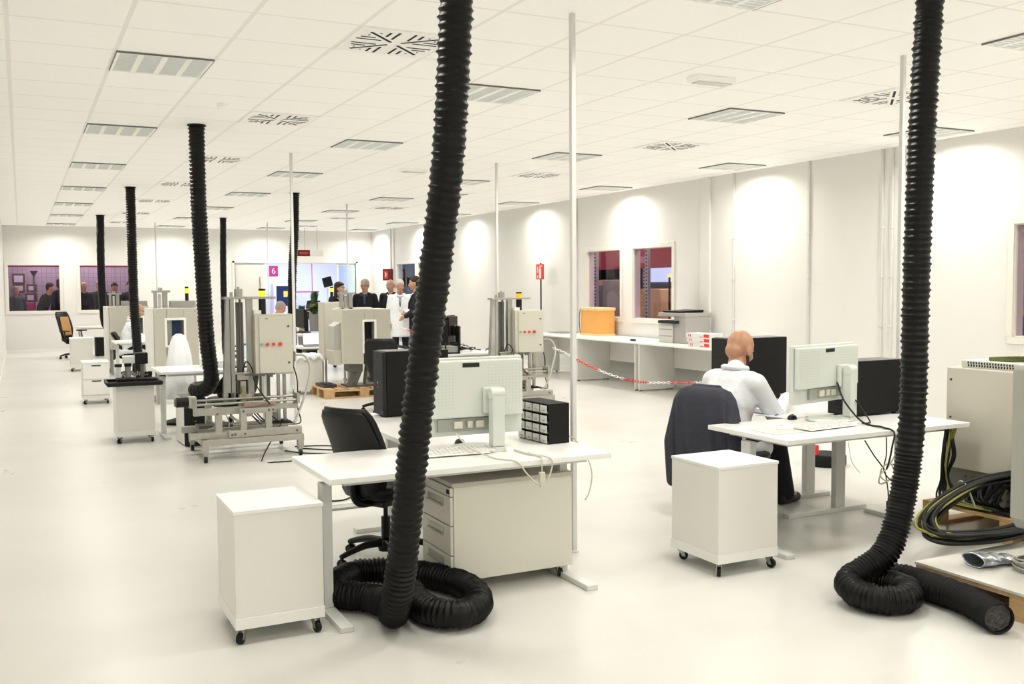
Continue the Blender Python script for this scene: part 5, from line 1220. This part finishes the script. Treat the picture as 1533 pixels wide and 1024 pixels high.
seated('grey-haired worker in white coat seated at left, behind a hose', 1.72, 13.2, math.radians(-5), COATW, HAIRG, hair='balding', lean=.12, seatz=.50)
seated('worker at centre background desk, mostly hidden by beige cabinet, writing', 4.42, 13.75, math.radians(-8), SHIRT, HAIRG, lean=.16, seatz=.50)

# dark jacket hung over the bald man's chair
t = thing('jacket_on_chair', 'dark denim-blue jacket hanging over the bald man\'s chair back', 'jacket', (4.49, -.49, 0), math.radians(18))
m = MB(); R_ = []
for z_, a, b, am, cx in ((.20, .035, .20, .05, -.33), (.27, .055, .255, .16, -.32), (.40, .080, .262, .13, -.305), (.55, .105, .262, .10, -.30), (.70, .115, .256, .07, -.30), (.80, .110, .248, .04, -.31), (.87, .098, .235, .03, -.315), (.92, .080, .20, .02, -.315), (.945, .04, .14, .0, -.315)):
    R_.append([(cx+x_, y_, z_+.015*math.sin(k*.55)*(z_ < .3)) for k, (x_, y_, _) in enumerate(fold(0, 0, 0, a, b, 60, am, 11, z_*2))])
m.add([p for r in R_ for p in r], [(i*60+k, i*60+(k+1) % 60, (i+1)*60+(k+1) % 60, (i+1)*60+k) for i in range(len(R_)-1) for k in range(60)]+[tuple(range(59, -1, -1)), tuple(range((len(R_)-1)*60, len(R_)*60))])
m.build('jacket_body', JEAN, t, smooth=True)
for q in (1, -1):
    blob('sleeve', [('c', (-.32, q*.20, .84), (-.345, q*.262, .55), .050, .050), ('c', (-.345, q*.262, .55), (-.34, q*.25, .27 if q > 0 else .22), .050, .046)], .013, JEAN, t, 5)
blob('collar', [('c', (-.29, -.10, .94), (-.30, .10, .94), .022), ('c', (-.33, -.08, .925), (-.335, .08, .925), .020)], .010, JEAN, t, 4)

# ------------------------------------------------------------------ beyond the back wall
LIL = mat('corridor_lilac', (.44, .40, .44), .7, noise=.15, nscale=2); BLW = mat('hall_bluewhite', (.80, .82, .88), .7, noise=.04, nscale=1)
YA = YB+.16; YC = YB+4.2
struct(B(XL-.6, YA, -.08, 10.3, YC+2, -.001).build('floor_1', mat('corridor_floor', (.4, .38, .40), .4, noise=.1)))
struct(B(XL-.6, YA, CE, 10.3, YC+2, CE+.08).build('ceiling_1', WALL))
struct(B(XL-.6, YC-2, 0, 4.6, YC-1.9, CE).build('wall_corridor', LIL)); struct(B(4.5, YA, 0, 4.6, YC+2, CE).build('wall_partition', BLW))
struct(B(4.6, YC+1.9, 0, 10.3, YC+2, CE).build('wall_hall', BLW)); struct(B(10.2, YA, 0, 10.3, YC+2, CE).build('wall_hall_right', BLW)); struct(B(XL-.6, YA, 0, XL-.5, YC, CE).build('wall_corridor_left', LIL))
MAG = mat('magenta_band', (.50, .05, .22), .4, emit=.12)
B(-.5, YA+.01, 2.205, 4.4, YA+.03, 2.30).build('magenta_rail', MAG); tag(bpy.data.objects['magenta_rail'], 'magenta rail across the top of the two back windows', 'rail')
t = thing('wire_mesh_screen', 'dark wire mesh screen behind the back windows', 'screen', (0, YC-2.2, 0))
m = MB()
for k in range(40): m.box(-.4+k*.12, 0, 1.3, -.395+k*.12, .004, 3.0)
for k in range(14): m.box(-.4, 0, 1.35+k*.12, 4.4, .004, 1.354+k*.12)
m.build('mesh', mat('mesh_dark', (.12, .09, .12), .5), t); B(-.42, -.01, 0, -.40, .01, 3.05).build('post', MGREY, t); B(4.4, -.01, 0, 4.42, .01, 3.05).build('post', MGREY, t)
BRW = mat('board_brown', (.16, .08, .05), .5); PAPER = mat('notice_paper', (.55, .60, .68), .6)
for k, (x, z, w, h, lab) in enumerate(((-.02, 1.92, .32, .28, 'brown notice frame, topmost behind left back window'), (-.02, 1.66, .30, .24, 'brown notice frame, middle left behind left back window'), (.30, 1.66, .26, .22, 'brown notice frame, middle right behind left back window'), (.28, 1.40, .30, .24, 'brown notice frame, lowest behind left back window'))):
    t = thing('notice_frame', lab, 'notice', (x, YC-2.25, z), 0, 'brown framed notices behind the left back window'); B(-w/2, 0, -h/2, w/2, .02, h/2).build('frame', BRW, t); B(-w/2+.05, -.003, -h/2+.05, w/2-.05, -.0005, h/2-.05).build('paper', PAPER, t)
t = thing('floor_lamp', 'tall grey lamp post behind the left back window', 'lamp', (.36, 23.9, 0)); MB().cyl((0, 0, .02), (0, 0, 2.05), .02, n=10).build('pole', DSTEEL, t, smooth=True, angle=40); MB().lathe([(.09, 2.10), (.10, 2.13), (.03, 2.0)], n=16).build('lamp_head', DSTEEL, t, smooth=True, angle=40); MB().cyl((0, 0, 0), (0, 0, .02), .15, n=20).build('base', DSTEEL, t)
t = thing('magenta_crate', 'magenta crate on a stand low behind the left back window', 'crate', (.12, 23.6, 0)); B(-.15, -.12, 1.0, .22, .12, 1.26).build('crate', MAG, t, bev=.01); B(-.1, -.1, 0, .17, .1, .999).build('stand', DGREY, t)
B_ = 'people behind the two back windows'
UNI = mat('uniform_dark', (.022, .028, .030), .8, noise=.2, nscale=20); 
def far_person(lab, x, y, rz, h=1.74, **k): return person(lab, x, y, rz, h, vx=.028, faces=False, legs=False, shirt=None, group=None, **k)
far_person('grey-clad person at left edge of left back window', -.10, 23.3, -1.3, 1.72, cm=mat('grey_green_cloth', (.08, .11, .11), .8), hm=HAIRG)
far_person('dark-clad person bending forward behind left back window', .47, 23.1, -.4, 1.80, cm=UNI, lean=.35)
far_person('tall dark-skinned person at right of left back window', 1.02, 23.95, -2.2, 1.92, cm=UNI, skin=mat('skin_dark', (.10, .05, .03), .5))
far_person('uniformed person with balding head at left of second back window', 1.56, 23.2, -1.5, 1.84, cm=UNI, hair='balding', hm=HAIRG)
far_person('uniformed person behind hose in second back window', 1.98, 23.55, -1.7, 1.86, cm=UNI, hm=HAIRG)
far_person('dark-coated person between the hoses in second back window', 2.34, 23.2, -1.6, 1.80, cm=SUIT2)
far_person('person in dark suit and tie at right of second back window', 2.78, 23.6, -1.8, 1.84, cm=SUIT)
# hall seen through the sliding door
t = thing('gate_sign', 'magenta square sign with white numeral 6 in hall beyond', 'sign', (7.93, YC+1.88, 2.20)); B(-.15, -.012, -.18, .15, .01, .18).build('plate', MAG, t); text_mesh('numeral', '6', .30, SHIRT, t, (0, -.015, 0), (PI/2, 0, 0))
t = thing('vending_machine', 'narrow kiosk with dark window in the hall beyond the doorway', 'kiosk', (7.72, 27.6, 0)); B(0, 0, 0, .62, .4, 1.75).build('cabinet', mat('kiosk_lilac', (.62, .58, .68), .4), t, bev=.01); B(.10, -.006, 1.0, .54, -.0005, 1.68).build('display', mat('kiosk_blue', (.02, .03, .10), .2), t)
MB().cyl((.2, -.008, 1.1), (.2, -.0062, 1.1), .06, n=16).box(.34, -.008, 1.30, .50, -.0062, 1.5).build('button', mat('kiosk_yellow', (.7, .55, .1), .4), t)
t = thing('queue_rail', 'thin magenta rail and post right of the hall kiosk', 'rail', (8.45, 27.4, 0)); B(0, 0, 1.45, .8, .03, 1.49).build('rail', MAG, t); B(.55, 0, 0, .57, .03, 2.9).build('post', MAG, t)
t = thing('display_stand', 'slanted black display board on white stand beyond the doorway', 'display', (8.27, 22.95, 0)); q = MB(); q.M = Matrix.Translation((0, 0, 1.78)) @ Matrix.Rotation(-.25, 4, 'Y'); q.box(-.13, -.01, -.14, .15, .01, .15); q.build('board', BLACK, t)
MB().box(-.3, -.12, 1.585, .28, .12, 1.615).build('shelf', SHIRT, t); MB().cyl((0, 0, .02), (0, 0, 1.585), .02, n=10).build('post', SHIRT, t, smooth=True, angle=40); MB().cyl((0, 0, 0), (0, 0, .02), .2, n=20).build('base', SHIRT, t)
rr = random.Random(4)
def plant(lab, x, y, z, r, h, n, m=LEAF, flowers=0, kind='plant'):
    t = thing('potted_plant', lab, 'plant', (x, y, 0)); MB().lathe([(.10, 0), (.15, z*.9), (.15, z)], n=18).build('pot', MGREY, t, smooth=True, angle=40)
    k = MB()
    for _ in range(n):
        a = rr.uniform(0, 2*PI); l = rr.uniform(.5, 1)*r; hh = rr.uniform(.3, 1)*h; w = .02+.015*rr.random(); c, s = math.cos(a), math.sin(a)
        p0 = Vector((0, 0, z)); p1 = Vector((c*l*.5, s*l*.5, z+hh*.8)); p2 = Vector((c*l, s*l, z+hh*.75)); sd = Vector((-s, c, 0))*w
        k.add([p0-sd*.3, p0+sd*.3, p1+sd, p1-sd, p2], [(0, 1, 2, 3), (3, 2, 4)])
    k.build('foliage', m, t)
    if flowers:
        k = MB()
        for _ in range(flowers):
            a = rr.uniform(0, 2*PI); q = Vector((math.cos(a)*r*rr.uniform(.3, 1), math.sin(a)*r*rr.uniform(.3, 1), z+h*rr.uniform(.2, .8)))
            for j in range(5): b = 2*PI*j/5; k.ell(q+Vector((.03*math.cos(b), .03*math.sin(b), 0)), (.025, .018, .01), 6, 4)
        k.build('blossom', PETAL, t)
    return t
plant('spiky green plant behind the front desk in the doorway', 7.42, 21.3, .95, .22, .72, 60)
plant('low leafy arrangement with orange flowers in the doorway', 7.12, 20.2, .9, .36, .36, 90, flowers=10)
plant('dark blue-green leafy plant at left of the flowers', 6.95, 20.9, .90, .22, .30, 60, m=mat('leaf_teal', (.05, .12, .14), .5))
person('person in dark clothes standing behind the spiky plant in doorway', 7.75, 22.6, -1.5, 1.50, cm=SUIT, vx=.028, faces=False)

# ------------------------------------------------------------------ beyond the right wall
XA = XR+.16
struct(B(XA, -7, -.08, XR+9, 23, -.001).build('floor_2', mat('warehouse_floor', (.25, .24, .23), .5, noise=.1)))
struct(B(XR+8.9, -7, 0, XR+9, 23, 6).build('wall_warehouse', mat('warehouse_wall', (.36, .37, .42), .7, noise=.3, nscale=1.2)))
struct(B(XA, -7, 4.5, XR+9, 23, 4.6).build('ceiling_2', DGREY)); struct(B(XA, 22.9, 0, XR+9, 23, 4.5).build('wall_warehouse_back', DGREY)); struct(B(XA, -7.1, 0, XR+9, -7, 4.5).build('wall_warehouse_front', DGREY))
REDB = mat('rack_beam_red', (.42, .05, .08), .45, emit=.05)
for k, (x, y0, y1, z, lab) in enumerate(((11.2, 6.0, 16.5, 1.97, 'long red overhead beam behind the two right-hand windows'), (12.6, -3, 5.5, 1.95, 'red overhead beam behind rightmost window'), (12.9, 8, 18, 2.5, 'second red beam farther behind the two right-hand windows'))):
    t = thing('storage_beam', lab, 'beam', (x, y0, z)); B(0, 0, 0, .12, y1-y0, .55).build('beam', REDB, t); B(-.004, (y1-y0)*.42, .10, -.0005, (y1-y0)*.42+.9, .24).build('label_plate', mat('plate_pink', (.6, .3, .33), .5), t)
    for yy in (.1, y1-y0-.2): B(.02, yy, -z, .10, yy+.1, -.0005).build('upright', mat('upright_blue', (.20, .26, .34), .45), t)
for k, (x, y, lab) in enumerate(((10.9, 9.9, 'perforated steel upright behind right-hand dark window'), (10.9, 11.8, 'steel upright behind the left dark window'), (11.0, .9, 'steel upright behind the rightmost window'), (12.0, 11.6, 'blue-grey upright deeper behind the dark windows'))):
    t = thing('rack_upright', lab, 'rack post', (x, y, 0), 0, 'steel rack uprights beyond the right wall'); B(0, 0, 0, .06, .10, 4.4).build('post', mat('upright_steel', (.45, .50, .52), .4, metal=.4), t)
    h_ = MB()
    for j in range(60): h_.box(-.003, .03, .1+j*.07, -.0005, .07, .13+j*.07)
    h_.build('perforation', BLACK, t)['kind'] = 'stuff'; B(-.05, -.05, -.0, .11, .15, .01).build('foot', DSTEEL, t)
rr = random.Random(8)
for k, (x, y, w, d, h, m, lab) in enumerate(((11.4, 10.2, .9, 1.0, 1.55, WOOD2, 'tall plywood crate behind the right dark window'), (11.3, 12.2, .9, 1.1, 1.75, MGREY, 'grey crate behind the left dark window'), (12.8, 12.6, 1.1, 1.2, 1.35, BRW, 'brown crate deep behind the dark windows'),
      (11.2, 14.0, .8, 1.0, 1.3, DGREY, 'dark crate at far left behind the left dark window'), (12.4, .6, 1.0, 1.2, 1.6, WOOD2, 'plywood crate behind the rightmost window'), (12.2, 2.6, 1.0, 1.2, 1.3, BLUE, 'blue crate behind the rightmost window'))):
    t = thing('crate', lab, 'crate', (x, y, 0), 0, 'crates stored beyond the right wall'); B(0, 0, .1, w, d, h).build('box', m, t, bev=.01); B(0, .05, 0, w, .2, .0999).build('skid', WOOD, t); B(0, d-.2, 0, w, d-.05, .0999).build('skid', WOOD, t)
    B(-.012, 0, h-.12, -.0005, d, h).build('batten', WOOD, t); B(-.012, 0, .1, -.0005, d, .22).build('batten', WOOD, t)
t = thing('beacon', 'yellow beacon lamp glowing behind right-hand dark window', 'beacon', (11.3, 9.75, 0)); MB().cyl((0, 0, 0), (0, 0, 1.78), .02, n=10).build('pole', DGREY, t); MB().cyl((0, 0, 1.781), (0, 0, 1.84), .045, n=14).build('lamp', mat('beacon_yellow', (.9, .75, .1), .3, emit=1.2), t, smooth=True, angle=40)
t = thing('coiled_hose', 'black looped hose hanging just outside right-hand dark window', 'hose', (9.95, 7.35, 0)); MB().tube([(0, -.1, .9), (.02, .05, 1.3), (.0, .22, 1.42), (.02, .36, 1.36), (.0, .40, 1.2), (.02, .30, 1.05), (.02, .12, .95)], .022, 8).build('hose', BLACK, t, smooth=True); B(-.02, -.14, 0, .06, -.02, 1.55).build('stand', DGREY, t)
for i, (x, y) in enumerate(((14.5, 16.5), (14.5, 19.5), (14.5, 5))):
    o = struct(B(XR+8.86, y-1.3, 1.72, XR+8.9, y+1.2, 2.7).build('window_%d' % (8+i), mat('bright_window', (.62, .74, .95), .4, emit=1.1)))

def area(name, x, y, z, sx, sy, e, col, rot=(0, 0, 0)):
    l = bpy.data.lights.new(name, 'AREA'); l.shape = 'RECTANGLE'; l.size = sx; l.size_y = sy; l.energy = e; l.color = col
    o = bpy.data.objects.new(name, l); COL.objects.link(o); o.location = (x, y, z); o.rotation_euler = rot; return o
area('corridor_fill', 1.5, YA+1.2, CE-.05, 3.5, .6, 85, (1, .88, .94)); area('hall_fill', 7.4, YA+2.6, CE-.05, 4.5, 2.5, 230, (.86, .91, 1))  # unseen area lights added to brighten corridor and hall
area('warehouse_fill', XR+3, 11, 4.4, 3, 8, 520, (1, .9, .88)); area('warehouse_fill', XR+3, 1, 4.4, 2, 5, 260, (1, .9, .9))  # added out of view to light the space behind the right windows

# ------------------------------------------------------------------ world, camera, colour
w = bpy.data.worlds.new('world'); bpy.context.scene.world = w; w.use_nodes = True
w.node_tree.nodes['Background'].inputs[0].default_value = (.9, .88, .82, 1); w.node_tree.nodes['Background'].inputs[1].default_value = .2
yaw, pitch, roll = 0.4627, -0.0577, -0.0071
fw = Vector((math.sin(yaw)*math.cos(pitch), math.cos(yaw)*math.cos(pitch), math.sin(pitch)))
r0 = Vector((math.cos(yaw), -math.sin(yaw), 0)); u0 = r0.cross(fw)
rt = r0*math.cos(roll)+u0*math.sin(roll); up = -r0*math.sin(roll)+u0*math.cos(roll)
cd = bpy.data.cameras.new('camera'); cam = bpy.data.objects.new('camera', cd); COL.objects.link(cam)
cam.matrix_world = Matrix(((rt.x, up.x, -fw.x, .02508), (rt.y, up.y, -fw.y, -5.98576), (rt.z, up.z, -fw.z, 1.64824), (0, 0, 0, 1)))
cd.sensor_width = 36; cd.lens = 36*1471.0448/1533; cd.clip_start = .05; cd.clip_end = 200
sc = bpy.context.scene; sc.camera = cam
sc.view_settings.view_transform = 'Standard'; sc.view_settings.exposure = 0.12; sc.view_settings.gamma = .85
sc.cycles.max_bounces = 10; sc.cycles.diffuse_bounces = 6
